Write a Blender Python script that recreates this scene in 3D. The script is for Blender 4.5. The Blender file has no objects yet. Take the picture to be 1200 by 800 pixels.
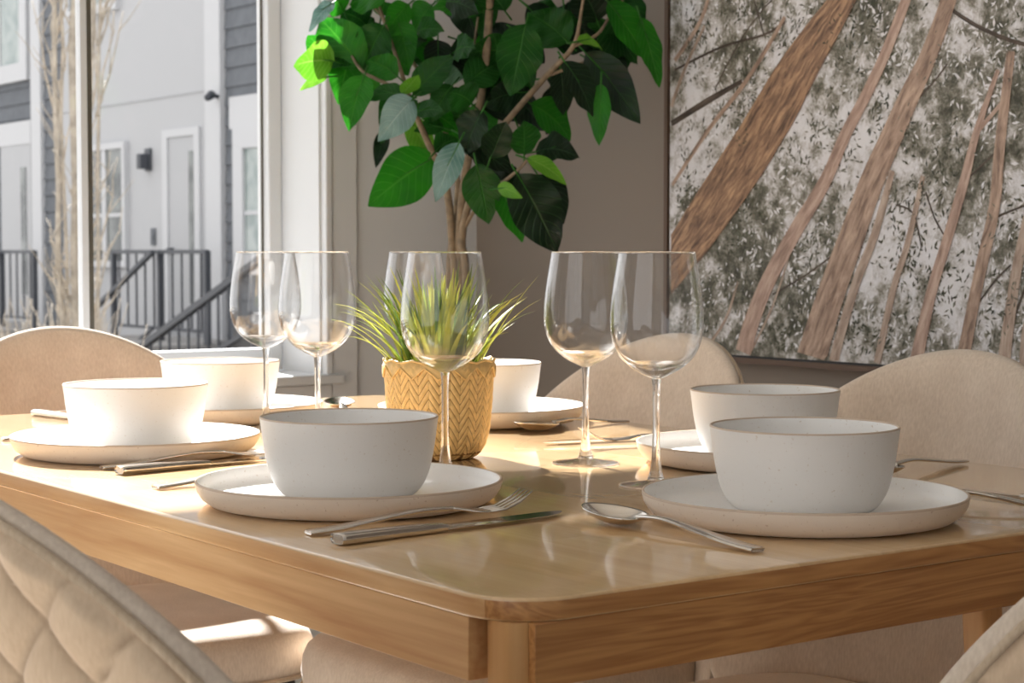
import bpy, bmesh, math, random
from mathutils import Vector, Matrix, noise

scene = bpy.context.scene
COL = scene.collection
PI = math.pi

# ------------------------------------------------------------------ camera, sky, sun, exposure
cam_data = bpy.data.cameras.new('camera')
cam = bpy.data.objects.new('camera', cam_data)
COL.objects.link(cam)
cam.location = (-0.669, -0.918, 0.970)
_p = math.radians(2.8)
_f = Vector((math.cos(math.radians(53.8)), math.sin(math.radians(53.8)), 0)) * math.cos(_p) - Vector((0, 0, 1)) * math.sin(_p)
cam.rotation_euler = _f.to_track_quat('-Z', 'Y').to_euler()
cam_data.sensor_width = 36.0
cam_data.lens = 64.44
cam_data.clip_start = 0.02
cam_data.dof.use_dof = True
cam_data.dof.focus_distance = 1.65
cam_data.dof.aperture_fstop = 18.0
scene.camera = cam

world = bpy.data.worlds.new('sky')
scene.world = world
world.use_nodes = True
wn = world.node_tree.nodes
bg = wn['Background']
bg.inputs['Color'].default_value = (0.99, 0.993, 1.0, 1)
bg.inputs['Strength'].default_value = 1.32

sun_data = bpy.data.lights.new('sun', 'SUN')
sun_data.energy = 19.0
sun_data.color = (1.0, 0.985, 0.965)
sun_data.angle = math.radians(0.9)
sun = bpy.data.objects.new('sun', sun_data)
COL.objects.link(sun)
sun.rotation_euler = Vector((-0.21, -1.0, -0.80)).to_track_quat('-Z', 'Y').to_euler()

vs = scene.view_settings
scene.display_settings.display_device = 'sRGB'
vs.view_transform = 'Standard'
vs.look = 'None'
vs.exposure = 0.40
vs.gamma = 1.0
vs.use_curve_mapping = False
scene.cycles.max_bounces = 14
scene.cycles.transmission_bounces = 14
scene.cycles.transparent_max_bounces = 24
scene.cycles.diffuse_bounces = 5
scene.cycles.glossy_bounces = 6
scene.cycles.sample_clamp_indirect = 6.0
scene.cycles.blur_glossy = 0.05

# ------------------------------------------------------------------ materials
def new_mat(name):
    m = bpy.data.materials.new(name)
    m.use_nodes = True
    nt = m.node_tree
    return m, nt, nt.nodes['Principled BSDF'], nt.nodes['Material Output']

def lin(r, g, b):
    f = lambda c: (c / 255) / 12.92 if c <= 10 else (((c / 255) + 0.055) / 1.055) ** 2.4
    return (f(r), f(g), f(b), 1)

def plain(name, col, rough=0.5, metal=0.0, bump=0.0, bscale=200.0, vary=0.0, spec=0.5):
    m, nt, b, o = new_mat(name)
    b.inputs['Base Color'].default_value = col
    b.inputs['Roughness'].default_value = rough
    b.inputs['Metallic'].default_value = metal
    b.inputs['Specular IOR Level'].default_value = spec
    tc = nt.nodes.new('ShaderNodeTexCoord')
    nz = nt.nodes.new('ShaderNodeTexNoise')
    nz.inputs['Scale'].default_value = bscale
    nz.inputs['Detail'].default_value = 3
    nt.links.new(tc.outputs['Object'], nz.inputs['Vector'])
    if bump:
        bp = nt.nodes.new('ShaderNodeBump')
        bp.inputs['Strength'].default_value = bump
        bp.inputs['Distance'].default_value = 0.002
        nt.links.new(nz.outputs['Fac'], bp.inputs['Height'])
        nt.links.new(bp.outputs['Normal'], b.inputs['Normal'])
    if vary:
        mx = nt.nodes.new('ShaderNodeMix'); mx.data_type = 'RGBA'
        mx.inputs[6].default_value = col
        mx.inputs[7].default_value = (col[0] * (1 - vary), col[1] * (1 - vary), col[2] * (1 - vary), 1)
        rp = nt.nodes.new('ShaderNodeMapRange')
        rp.inputs[1].default_value = 0.35; rp.inputs[2].default_value = 0.7
        nt.links.new(nz.outputs['Fac'], rp.inputs[0])
        nt.links.new(rp.outputs[0], mx.inputs[0])
        nt.links.new(mx.outputs[2], b.inputs['Base Color'])
    return m

def wood(name, c1, c2, axis, rough=0.3, board=0.0, across=0, swirl=0.0, coat=0.0):
    """grain that runs along an axis; optional glued boards of a given width counted across another axis"""
    m, nt, b, o = new_mat(name)
    N, Lk = nt.nodes, nt.links
    tc = N.new('ShaderNodeTexCoord')
    sep = N.new('ShaderNodeSeparateXYZ')
    Lk.new(tc.outputs['Object'], sep.inputs[0])
    vec = tc.outputs['Object']
    if board:
        dv = N.new('ShaderNodeMath'); dv.operation = 'DIVIDE'; dv.inputs[1].default_value = board
        Lk.new(sep.outputs[across], dv.inputs[0])
        fl = N.new('ShaderNodeMath'); fl.operation = 'FLOOR'; Lk.new(dv.outputs[0], fl.inputs[0])
        ln = N.new('ShaderNodeMath'); ln.operation = 'MULTIPLY_ADD'; ln.inputs[1].default_value = 0.37
        Lk.new(fl.outputs[0], ln.inputs[0])
        al = N.new('ShaderNodeMath'); al.operation = 'DIVIDE'; al.inputs[1].default_value = 0.62
        Lk.new(sep.outputs[axis], al.inputs[0])
        Lk.new(al.outputs[0], ln.inputs[2])
        f2 = N.new('ShaderNodeMath'); f2.operation = 'FLOOR'; Lk.new(ln.outputs[0], f2.inputs[0])
        cb = N.new('ShaderNodeCombineXYZ'); Lk.new(fl.outputs[0], cb.inputs[0]); Lk.new(f2.outputs[0], cb.inputs[1])
        wnz = N.new('ShaderNodeTexWhiteNoise'); wnz.noise_dimensions = '3D'; Lk.new(cb.outputs[0], wnz.inputs['Vector'])
        sc = N.new('ShaderNodeVectorMath'); sc.operation = 'SCALE'; sc.inputs['Scale'].default_value = 3.0
        Lk.new(wnz.outputs['Color'], sc.inputs[0])
        ad = N.new('ShaderNodeVectorMath'); ad.operation = 'ADD'
        Lk.new(tc.outputs['Object'], ad.inputs[0]); Lk.new(sc.outputs[0], ad.inputs[1])
        vec = ad.outputs[0]
    mp = N.new('ShaderNodeMapping')
    s = [14.0, 14.0, 14.0]; s[axis] = 1.6
    mp.inputs['Scale'].default_value = s
    Lk.new(vec, mp.inputs['Vector'])
    n0 = N.new('ShaderNodeTexNoise'); n0.inputs['Scale'].default_value = 0.9; n0.inputs['Detail'].default_value = 3
    n0.inputs['Distortion'].default_value = 0.6 + swirl
    Lk.new(mp.outputs[0], n0.inputs['Vector'])
    m2 = N.new('ShaderNodeMath'); m2.operation = 'MULTIPLY'; m2.inputs[1].default_value = 9.0 + swirl * 4
    Lk.new(n0.outputs['Fac'], m2.inputs[0])
    fr = N.new('ShaderNodeMath'); fr.operation = 'PINGPONG'; fr.inputs[1].default_value = 1.0
    Lk.new(m2.outputs[0], fr.inputs[0])
    mp2 = N.new('ShaderNodeMapping'); s2 = [240.0, 240.0, 240.0]; s2[axis] = 9.0
    mp2.inputs['Scale'].default_value = s2
    Lk.new(vec, mp2.inputs['Vector'])
    n2 = N.new('ShaderNodeTexNoise'); n2.inputs['Scale'].default_value = 1.0; n2.inputs['Detail'].default_value = 2
    Lk.new(mp2.outputs[0], n2.inputs['Vector'])
    mxv = N.new('ShaderNodeMix'); mxv.data_type = 'FLOAT'; mxv.inputs[0].default_value = 0.58
    Lk.new(fr.outputs[0], mxv.inputs[2]); Lk.new(n2.outputs['Fac'], mxv.inputs[3])
    cr = N.new('ShaderNodeMix'); cr.data_type = 'RGBA'
    cr.inputs[6].default_value = c1; cr.inputs[7].default_value = c2
    Lk.new(mxv.outputs[0], cr.inputs[0])
    colo = cr.outputs[2]
    if board:
        hs = N.new('ShaderNodeHueSaturation')
        mr = N.new('ShaderNodeMapRange'); mr.inputs[3].default_value = 0.84; mr.inputs[4].default_value = 1.12
        Lk.new(wnz.outputs['Value'], mr.inputs[0]); Lk.new(mr.outputs[0], hs.inputs['Value'])
        Lk.new(colo, hs.inputs['Color']); colo = hs.outputs['Color']
    Lk.new(colo, b.inputs['Base Color'])
    b.inputs['Roughness'].default_value = rough
    if coat:
        b.inputs['Coat Weight'].default_value = coat; b.inputs['Coat Roughness'].default_value = 0.05
    bp = N.new('ShaderNodeBump'); bp.inputs['Strength'].default_value = 0.03; bp.inputs['Distance'].default_value = 0.001
    Lk.new(n2.outputs['Fac'], bp.inputs['Height']); Lk.new(bp.outputs['Normal'], b.inputs['Normal'])
    return m

def fabric(name, c1, c2, rough=0.9, sheen=0.25, thread=None):
    m, nt, b, o = new_mat(name)
    N, Lk = nt.nodes, nt.links
    tc = N.new('ShaderNodeTexCoord')
    n1 = N.new('ShaderNodeTexNoise'); n1.inputs['Scale'].default_value = 420; n1.inputs['Detail'].default_value = 2
    n2 = N.new('ShaderNodeTexNoise'); n2.inputs['Scale'].default_value = 22; n2.inputs['Detail'].default_value = 4
    mp = N.new('ShaderNodeMapping'); mp.inputs['Scale'].default_value = (1, 1, 0.25)
    Lk.new(tc.outputs['Object'], mp.inputs[0]); Lk.new(mp.outputs[0], n1.inputs['Vector']); Lk.new(tc.outputs['Object'], n2.inputs['Vector'])
    mx = N.new('ShaderNodeMix'); mx.data_type = 'FLOAT'; mx.inputs[0].default_value = 0.4
    Lk.new(n1.outputs['Fac'], mx.inputs[2]); Lk.new(n2.outputs['Fac'], mx.inputs[3])
    cr = N.new('ShaderNodeMapRange'); cr.inputs[1].default_value = 0.3; cr.inputs[2].default_value = 0.7
    Lk.new(mx.outputs[0], cr.inputs[0])
    c = N.new('ShaderNodeMix'); c.data_type = 'RGBA'; c.inputs[6].default_value = c1; c.inputs[7].default_value = c2
    Lk.new(cr.outputs[0], c.inputs[0])
    if thread:                                   # stitched seams in a darker thread
        at = N.new('ShaderNodeAttribute'); at.attribute_name = 'stitch'
        ct = N.new('ShaderNodeMix'); ct.data_type = 'RGBA'; ct.inputs[7].default_value = thread
        Lk.new(at.outputs['Fac'], ct.inputs[0]); Lk.new(c.outputs[2], ct.inputs[6]); c = ct
    Lk.new(c.outputs[2], b.inputs['Base Color'])
    b.inputs['Roughness'].default_value = rough
    b.inputs['Sheen Weight'].default_value = sheen
    b.inputs['Specular IOR Level'].default_value = 0.2
    bp = N.new('ShaderNodeBump'); bp.inputs['Strength'].default_value = 0.25; bp.inputs['Distance'].default_value = 0.0012
    Lk.new(n1.outputs['Fac'], bp.inputs['Height']); Lk.new(bp.outputs['Normal'], b.inputs['Normal'])
    return m

def ceramic(name, col, speck, rough):
    m, nt, b, o = new_mat(name)
    N, Lk = nt.nodes, nt.links
    tc = N.new('ShaderNodeTexCoord')
    n1 = N.new('ShaderNodeTexNoise'); n1.inputs['Scale'].default_value = 380; n1.inputs['Detail'].default_value = 2
    Lk.new(tc.outputs['Object'], n1.inputs['Vector'])
    mr = N.new('ShaderNodeMapRange'); mr.inputs[1].default_value = 0.66; mr.inputs[2].default_value = 0.78
    Lk.new(n1.outputs['Fac'], mr.inputs[0])
    c = N.new('ShaderNodeMix'); c.data_type = 'RGBA'; c.inputs[6].default_value = col; c.inputs[7].default_value = speck
    Lk.new(mr.outputs[0], c.inputs[0]); Lk.new(c.outputs[2], b.inputs['Base Color'])
    b.inputs['Roughness'].default_value = rough
    return m

def thin_glass(name, ior=1.45, tint=(1, 1, 1, 1), boost=1.0, power=5.0):
    """thin clear sheet: lets light straight through, mirrors more at grazing angles"""
    m, nt, b, o = new_mat(name)
    N, Lk = nt.nodes, nt.links
    N.remove(b)
    t = N.new('ShaderNodeBsdfTransparent'); t.inputs['Color'].default_value = tint
    g = N.new('ShaderNodeBsdfGlossy'); g.inputs['Roughness'].default_value = 0.01
    lw = N.new('ShaderNodeLayerWeight'); lw.inputs['Blend'].default_value = 0.5
    pw = N.new('ShaderNodeMath'); pw.operation = 'POWER'; pw.inputs[1].default_value = power
    f0 = ((ior - 1) / (ior + 1)) ** 2
    mu = N.new('ShaderNodeMath'); mu.operation = 'MULTIPLY_ADD'; mu.inputs[1].default_value = (1 - f0) * boost; mu.inputs[2].default_value = f0; mu.use_clamp = True
    Lk.new(lw.outputs['Facing'], pw.inputs[0]); Lk.new(pw.outputs[0], mu.inputs[0])
    mx = N.new('ShaderNodeMixShader')
    Lk.new(mu.outputs[0], mx.inputs[0])
    Lk.new(t.outputs[0], mx.inputs[1]); Lk.new(g.outputs[0], mx.inputs[2]); Lk.new(mx.outputs[0], o.inputs['Surface'])
    return m

def solid_glass(name, clear):
    m, nt, b, o = new_mat(name)
    N, Lk = nt.nodes, nt.links
    N.remove(b)
    g = N.new('ShaderNodeBsdfGlass'); g.inputs['IOR'].default_value = 1.48; g.inputs['Roughness'].default_value = 0.0
    t = N.new('ShaderNodeBsdfTransparent')
    mx = N.new('ShaderNodeMixShader'); mx.inputs[0].default_value = clear
    Lk.new(g.outputs[0], mx.inputs[1]); Lk.new(t.outputs[0], mx.inputs[2]); Lk.new(mx.outputs[0], o.inputs['Surface'])
    return m

def leafmat(name, ca, cb, transl, rough=0.35, vein=None):
    m, nt, b, o = new_mat(name)
    N, Lk = nt.nodes, nt.links
    tc = N.new('ShaderNodeTexCoord')
    nz = N.new('ShaderNodeTexNoise'); nz.inputs['Scale'].default_value = 14; nz.inputs['Detail'].default_value = 3
    Lk.new(tc.outputs['Object'], nz.inputs['Vector'])
    c = N.new('ShaderNodeMix'); c.data_type = 'RGBA'; c.inputs[6].default_value = ca; c.inputs[7].default_value = cb
    mr = N.new('ShaderNodeMapRange'); mr.inputs[1].default_value = 0.35; mr.inputs[2].default_value = 0.65
    Lk.new(nz.outputs['Fac'], mr.inputs[0]); Lk.new(mr.outputs[0], c.inputs[0])
    if vein:
        at = N.new('ShaderNodeAttribute'); at.attribute_name = 'blade'      # along, across
        sp = N.new('ShaderNodeSeparateXYZ'); Lk.new(at.outputs['Vector'], sp.inputs[0])
        def mth(op, a, b_=None, c_=None, clamp=False):
            n = N.new('ShaderNodeMath'); n.operation = op; n.use_clamp = clamp
            for k, v in enumerate((a, b_, c_)):
                if v is None: continue
                if isinstance(v, (int, float)): n.inputs[k].default_value = v
                else: Lk.new(v, n.inputs[k])
            return n.outputs[0]
        q = mth('ABSOLUTE', sp.outputs[1])
        mid = mth('MULTIPLY_ADD', q, -16.0, 1.0, True)
        ph = mth('FRACT', mth('MULTIPLY_ADD', q, -2.2, mth('MULTIPLY', sp.outputs[0], 9.0)))
        lat = mth('MULTIPLY_ADD', mth('ABSOLUTE', mth('SUBTRACT', ph, 0.5)), -9.0, 1.0, True)
        vv = mth('MAXIMUM', mid, mth('MULTIPLY', lat, 0.55))
        c2 = N.new('ShaderNodeMix'); c2.data_type = 'RGBA'; c2.inputs[7].default_value = vein
        Lk.new(mth('MULTIPLY', vv, 0.6), c2.inputs[0]); Lk.new(c.outputs[2], c2.inputs[6]); c = c2
        bp = N.new('ShaderNodeBump'); bp.inputs['Strength'].default_value = .5; bp.inputs['Distance'].default_value = .003; bp.invert = True
        Lk.new(vv, bp.inputs['Height']); Lk.new(bp.outputs['Normal'], b.inputs['Normal'])
    Lk.new(c.outputs[2], b.inputs['Base Color'])
    b.inputs['Roughness'].default_value = rough
    b.inputs['Specular IOR Level'].default_value = 0.28
    tr = N.new('ShaderNodeBsdfTranslucent'); Lk.new(c.outputs[2], tr.inputs['Color'])
    mx = N.new('ShaderNodeMixShader'); mx.inputs[0].default_value = transl
    Lk.new(b.outputs[0], mx.inputs[1]); Lk.new(tr.outputs[0], mx.inputs[2]); Lk.new(mx.outputs[0], o.inputs['Surface'])
    return m

M = {}
M['oak_top'] = wood('oak_top', lin(222, 190, 146), lin(200, 163, 117), 1, rough=0.16, board=0.085, across=0, coat=0.7)
M['oak_side'] = wood('oak_side', lin(224, 186, 136), lin(176, 124, 74), 1, rough=0.42)
M['oak_end_shaded'] = wood('oak_end_shaded', lin(206, 154, 96), lin(140, 86, 44), 0, rough=0.36, swirl=2.2)  # end faces: darker copy of the oak, their unlit tone put in the colour
M['oak_leg'] = wood('oak_leg', lin(214, 170, 114), lin(186, 136, 84), 2, rough=0.42)
M['fabric'] = fabric('cream_fabric', lin(214, 200, 184), lin(190, 174, 157))
M['fabric_quilt'] = fabric('quilted_fabric', lin(210, 188, 162), lin(194, 170, 144), sheen=0.3, thread=lin(138, 116, 94))
M['piping'] = fabric('piping_fabric', lin(196, 178, 156), lin(170, 150, 126))
M['black_metal'] = plain('black_metal', lin(26, 26, 28), 0.45)
M['glaze'] = ceramic('white_glaze', lin(236, 234, 231), lin(205, 192, 176), 0.32)
M['stone'] = ceramic('unglazed_stoneware', lin(226, 212, 196), lin(188, 164, 140), 0.6)
M['bowl_out'] = ceramic('satin_white_glaze', lin(233, 229, 224), lin(212, 200, 186), 0.45)
M['rim'] = plain('bare_clay_rim', lin(200, 180, 160), 0.6)
M['thin_glass'] = thin_glass('wine_glass_wall', 1.5, (1, 1, 1, 1), 0.9, 3.0)
M['solid_glass'] = solid_glass('wine_glass_solid', 0.2)
M['base_glass'] = solid_glass('wine_glass_cup_base', 0.4)
M['steel'] = plain('brushed_steel', lin(214, 208, 200), 0.16, metal=1.0)
M['steel_blade'] = plain('polished_steel', lin(205, 203, 200), 0.1, metal=1.0)
M['wall_light'] = plain('grey_wall_paint', lin(214, 216, 218), 0.85, bump=0.05, bscale=300)
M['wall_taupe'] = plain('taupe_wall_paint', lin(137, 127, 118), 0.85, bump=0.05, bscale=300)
M['white_paint'] = plain('white_trim_paint', lin(212, 214, 216), 0.4)
M['ceiling'] = plain('ceiling_paint', lin(240, 240, 238), 0.9)
M['gasket'] = plain('dark_gasket', lin(88, 84, 74), 0.6)
M['pane'] = thin_glass('window_pane', 1.25)
M['floor'] = wood('floor_planks', lin(192, 184, 174), lin(168, 158, 146), 1, rough=0.4, board=0.16, across=0)
M['frame_wood'] = plain('brown_print_edge', lin(96, 76, 62), 0.6)

# ------------------------------------------------------------------ mesh builder
class MB:
    def __init__(s):
        s.v, s.f, s.m, s.sm = [], [], [], []
    def face(s, idx, mat=0, smooth=True):
        s.f.append(tuple(idx)); s.m.append(mat); s.sm.append(smooth)
    def add(s, verts, faces, mat=0, smooth=True):
        o = len(s.v)
        s.v += [tuple(v) for v in verts]
        for f in faces: s.face([i + o for i in f], mat, smooth)
    def box(s, x0, y0, z0, x1, y1, z1, mat=0):
        s.add([(x0, y0, z0), (x1, y0, z0), (x1, y1, z0), (x0, y1, z0), (x0, y0, z1), (x1, y0, z1), (x1, y1, z1), (x0, y1, z1)],
              [(0, 3, 2, 1), (4, 5, 6, 7), (0, 1, 5, 4), (1, 2, 6, 5), (2, 3, 7, 6), (3, 0, 4, 7)], mat, False)
    def bar(s, a, b, w, h, mat=0, up=(0, 0, 1)):
        """square bar from a to b"""
        a, b = Vector(a), Vector(b); d = (b - a).normalized(); u = Vector(up)
        if abs(d.dot(u)) > 0.95: u = Vector((1, 0, 0))
        r = d.cross(u).normalized() * w / 2; u = r.cross(d).normalized() * h / 2
        vs_ = [a - r - u, a + r - u, a + r + u, a - r + u, b - r - u, b + r - u, b + r + u, b - r + u]
        s.add(vs_, [(0, 3, 2, 1), (4, 5, 6, 7), (0, 1, 5, 4), (1, 2, 6, 5), (2, 3, 7, 6), (3, 0, 4, 7)], mat, False)
    def tube(s, pts, rad, n=10, mat=0, closed=False, caps=True):
        pts = [Vector(p) for p in pts]
        if not hasattr(rad, '__len__'): rad = [rad] * len(pts)
        o = len(s.v); k = len(pts); prev = None
        for i, p in enumerate(pts):
            if closed: d = pts[(i + 1) % k] - pts[i - 1]
            else: d = pts[min(i + 1, k - 1)] - pts[max(i - 1, 0)]
            d.normalize()
            if prev is None:
                r = d.cross(Vector((0, 0, 1)))
                if r.length < 1e-3: r = d.cross(Vector((1, 0, 0)))
            else: r = prev - d * prev.dot(d)
            r.normalize(); prev = r.copy(); u = d.cross(r)
            for j in range(n):
                a = 2 * PI * j / n
                s.v.append(tuple(p + (r * math.cos(a) + u * math.sin(a)) * rad[i]))
        for i in range(k if closed else k - 1):
            i2 = (i + 1) % k
            for j in range(n):
                j2 = (j + 1) % n
                s.face((o + i * n + j, o + i * n + j2, o + i2 * n + j2, o + i2 * n + j), mat)
        if caps and not closed:
            s.face([o + j for j in range(n)][::-1], mat); s.face([o + (k - 1) * n + j for j in range(n)], mat)
    def loft(s, rings, mat=0, cap0=True, cap1=True, mats=None):
        o = len(s.v); n = len(rings[0])
        for r in rings: s.v += [tuple(p) for p in r]
        for i in range(len(rings) - 1):
            mm = mats[i] if mats else mat
            for j in range(n):
                j2 = (j + 1) % n
                s.face((o + i * n + j, o + i * n + j2, o + (i + 1) * n + j2, o + (i + 1) * n + j), mm)
        if cap0: s.face([o + j for j in range(n)][::-1], mats[0] if mats else mat)
        if cap1: s.face([o + (len(rings) - 1) * n + j for j in range(n)], mats[-1] if mats else mat)
    def lathe(s, prof, n=64, mat=0, mats=None, cap0=True, cap1=True):
        """prof: (radius, height) from bottom round to the end"""
        s.loft([[(r * math.cos(2 * PI * j / n), r * math.sin(2 * PI * j / n), z) for j in range(n)] for r, z in prof], mat, cap0, cap1, mats)
    def build(s, name, mats, parent=None, bevel=0.0, seg=2, fix=True):
        me = bpy.data.meshes.new(name)
        me.from_pydata(s.v, [], s.f)
        for mt in (mats if isinstance(mats, (list, tuple)) else [mats]): me.materials.append(mt)
        me.polygons.foreach_set('material_index', s.m)
        me.polygons.foreach_set('use_smooth', s.sm)
        me.update()
        if fix:
            bm = bmesh.new(); bm.from_mesh(me)
            bmesh.ops.recalc_face_normals(bm, faces=bm.faces)
            bm.to_mesh(me); bm.free()
        o = bpy.data.objects.new(name, me)
        COL.objects.link(o)
        if parent: o.parent = parent
        if bevel:
            b = o.modifiers.new('bevel', 'BEVEL'); b.width = bevel; b.segments = seg; b.limit_method = 'ANGLE'
            b.harden_normals = False
            for p in me.polygons: p.use_smooth = True
            me.set_sharp_from_angle(angle=math.radians(35))
        return o

def smooth_prof(pts, k=6):
    """Catmull-Rom through (r, z) points"""
    out = []
    for i in range(len(pts) - 1):
        p0 = pts[max(i - 1, 0)]; p1 = pts[i]; p2 = pts[i + 1]; p3 = pts[min(i + 2, len(pts) - 1)]
        for t in range(k):
            t /= k
            out.append(tuple(0.5 * ((2 * b) + (-a + c) * t + (2 * a - 5 * b + 4 * c - d) * t * t + (-a + 3 * b - 3 * c + d) * t ** 3)
                             for a, b, c, d in zip(p0, p1, p2, p3)))
    out.append(tuple(pts[-1]))
    return out

def tag(o, label, cat, group=None):
    o['label'] = label; o['category'] = cat
    if group: o['group'] = group
    return o
def thing(name, loc=(0, 0, 0), rz=0.0):
    o = bpy.data.objects.new(name, None); COL.objects.link(o)
    o.location = loc; o.rotation_euler = (0, 0, rz); o.empty_display_size = 0.1
    return o
def structure(o):
    o['kind'] = 'structure'; return o
def copy_tree(o, parent=None):
    c = o.copy(); COL.objects.link(c)
    if parent: c.parent = parent
    for ch in list(o.children): copy_tree(ch, c)
    return c

# ------------------------------------------------------------------ measured outlines (metres)
BIG_TRUNK = [(1.1049, 1.4745), (1.1961, 1.3776), (1.2437, 1.3411), (1.3085, 1.2851), (1.3923, 1.1918), (1.4999, 1.0827), (1.5768, 1.0007), (1.5761, 0.8932), (1.4901, 0.9625), (1.4206, 1.026), (1.3353, 1.1097), (1.2637, 1.193), (1.2215, 1.2544), (1.1709, 1.3189), (1.1326, 1.3706), (1.0341, 1.4646)]
TRUNKS = [
([(0.9747, 1.4692), (1.0292, 1.3593), (1.0685, 1.284), (1.1089, 1.2202), (1.154, 1.1578), (1.1984, 1.0839), (1.2617, 1.0082), (1.3273, 0.9224), (1.3661, 0.8534), (1.3887, 0.7954)], [0.0134, 0.0194, 0.0209, 0.0223, 0.0238, 0.0268, 0.0298, 0.0328, 0.0358, 0.0387], 0),
([(0.9009, 1.4587), (0.9447, 1.35), (0.9852, 1.265), (1.022, 1.2077), (1.0595, 1.1437), (1.098, 1.0781), (1.139, 0.9919), (1.1811, 0.9048), (1.2279, 0.7913)], [0.0238, 0.0298, 0.0343, 0.0402, 0.0447, 0.0492, 0.0536, 0.0581, 0.0655], 1),
([(1.0536, 1.0968), (1.0897, 0.9957), (1.1271, 0.9222), (1.1596, 0.8389), (1.176, 0.791)], [0.0119, 0.0164, 0.0179, 0.0194, 0.0209], 2),
([(0.9911, 1.0867), (1.0206, 0.9832), (1.0494, 0.9112), (1.0817, 0.7929)], [0.0089, 0.0119, 0.0134, 0.0149], 2),
([(0.8499, 1.2374), (0.8881, 1.1493), (0.9111, 1.0751), (0.9442, 0.983), (0.9732, 0.9046), (1.0024, 0.7941)], [0.0074, 0.0134, 0.0179, 0.0194, 0.0209, 0.0268], 0),
([(0.8291, 1.2009), (0.8864, 1.1492)], [0.006, 0.0074], 0),
([(0.8271, 1.2628), (0.845, 1.127), (0.853, 1.0393), (0.8754, 0.9522), (0.8935, 0.8791), (0.9117, 0.7961)], [0.0149, 0.0194, 0.0209, 0.0223, 0.0223, 0.0253], 1),
([(0.7854, 1.0503), (0.8054, 0.9712), (0.8181, 0.9075), (0.8349, 0.7924)], [0.0149, 0.0179, 0.0194, 0.0238], 2),
([(0.7614, 0.9639), (0.7898, 0.8645), (0.7962, 0.7894)], [0.0149, 0.0179, 0.0194], 2),
([(1.575, 1.0894), (1.4829, 1.1806), (1.3991, 1.249), (1.3433, 1.3038), (1.2932, 1.3601)], [0.0074, 0.0089, 0.0089, 0.0089, 0.0074], 1),
([(1.5695, 1.3112), (1.5021, 1.3741), (1.4717, 1.4374)], [0.0089, 0.0089, 0.0074], 1),
([(1.5783, 1.2298), (1.542, 1.2953), (1.4909, 1.3655)], [0.0089, 0.0074, 0.006], 2),
([(0.963, 1.352), (0.9214, 1.3233), (0.8729, 1.297), (0.8043, 1.2707), (0.7153, 1.253)], [0.006, 0.006, 0.006, 0.006, 0.006], 3),
([(1.5694, 1.2945), (1.4468, 1.3245), (1.3436, 1.3352), (1.2931, 1.3516)], [0.0045, 0.0045, 0.0045, 0.0045], 3),
([(1.4615, 1.2564), (1.4061, 1.3252), (1.3543, 1.3721), (1.3238, 1.3916)], [0.003, 0.003, 0.003, 0.003], 3),
([(1.3436, 1.3352), (1.3584, 1.3739), (1.3711, 1.404)], [0.003, 0.003, 0.003], 3),
([(1.5781, 1.1993), (1.4811, 1.234), (1.395, 1.2618)], [0.0104, 0.0119, 0.0074], 3),
([(1.2092, 0.8511), (1.1626, 0.9355), (1.1174, 1.0312)], [0.0045, 0.0045, 0.003], 2),
([(1.3189, 0.8981), (1.249, 0.9276), (1.1818, 0.9631)], [0.003, 0.003, 0.003], 3),
([(1.3698, 0.7992), (1.3187, 0.8765), (1.2791, 0.9629)], [0.0045, 0.0045, 0.003], 2),
([(1.4888, 0.794), (1.4343, 0.8514), (1.4026, 0.9186)], [0.006, 0.006, 0.003], 2),
([(0.993, 0.9766), (1.0109, 1.0294), (1.0459, 1.0433)], [0.003, 0.003, 0.003], 3),
([(0.8527, 1.0204), (0.8156, 1.0323), (0.7703, 1.0438)], [0.0045, 0.003, 0.003], 3),
([(0.9443, 0.9894), (0.9682, 1.0222), (0.9857, 1.0617)], [0.003, 0.003, 0.003], 3),
([(0.8935, 0.8791), (0.8528, 0.9258), (0.8219, 0.9512)], [0.003, 0.003, 0.003], 3),
([(0.8278, 0.8381), (0.8086, 0.8889), (0.7909, 0.9266)], [0.0045, 0.0045, 0.0045], 3),
([(1.0098, 1.2003), (0.9712, 1.2302), (0.9466, 1.254)], [0.003, 0.003, 0.003], 3),
([(0.9063, 1.0788), (0.8636, 1.109), (0.8403, 1.1268)], [0.003, 0.003, 0.003], 3)]
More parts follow.
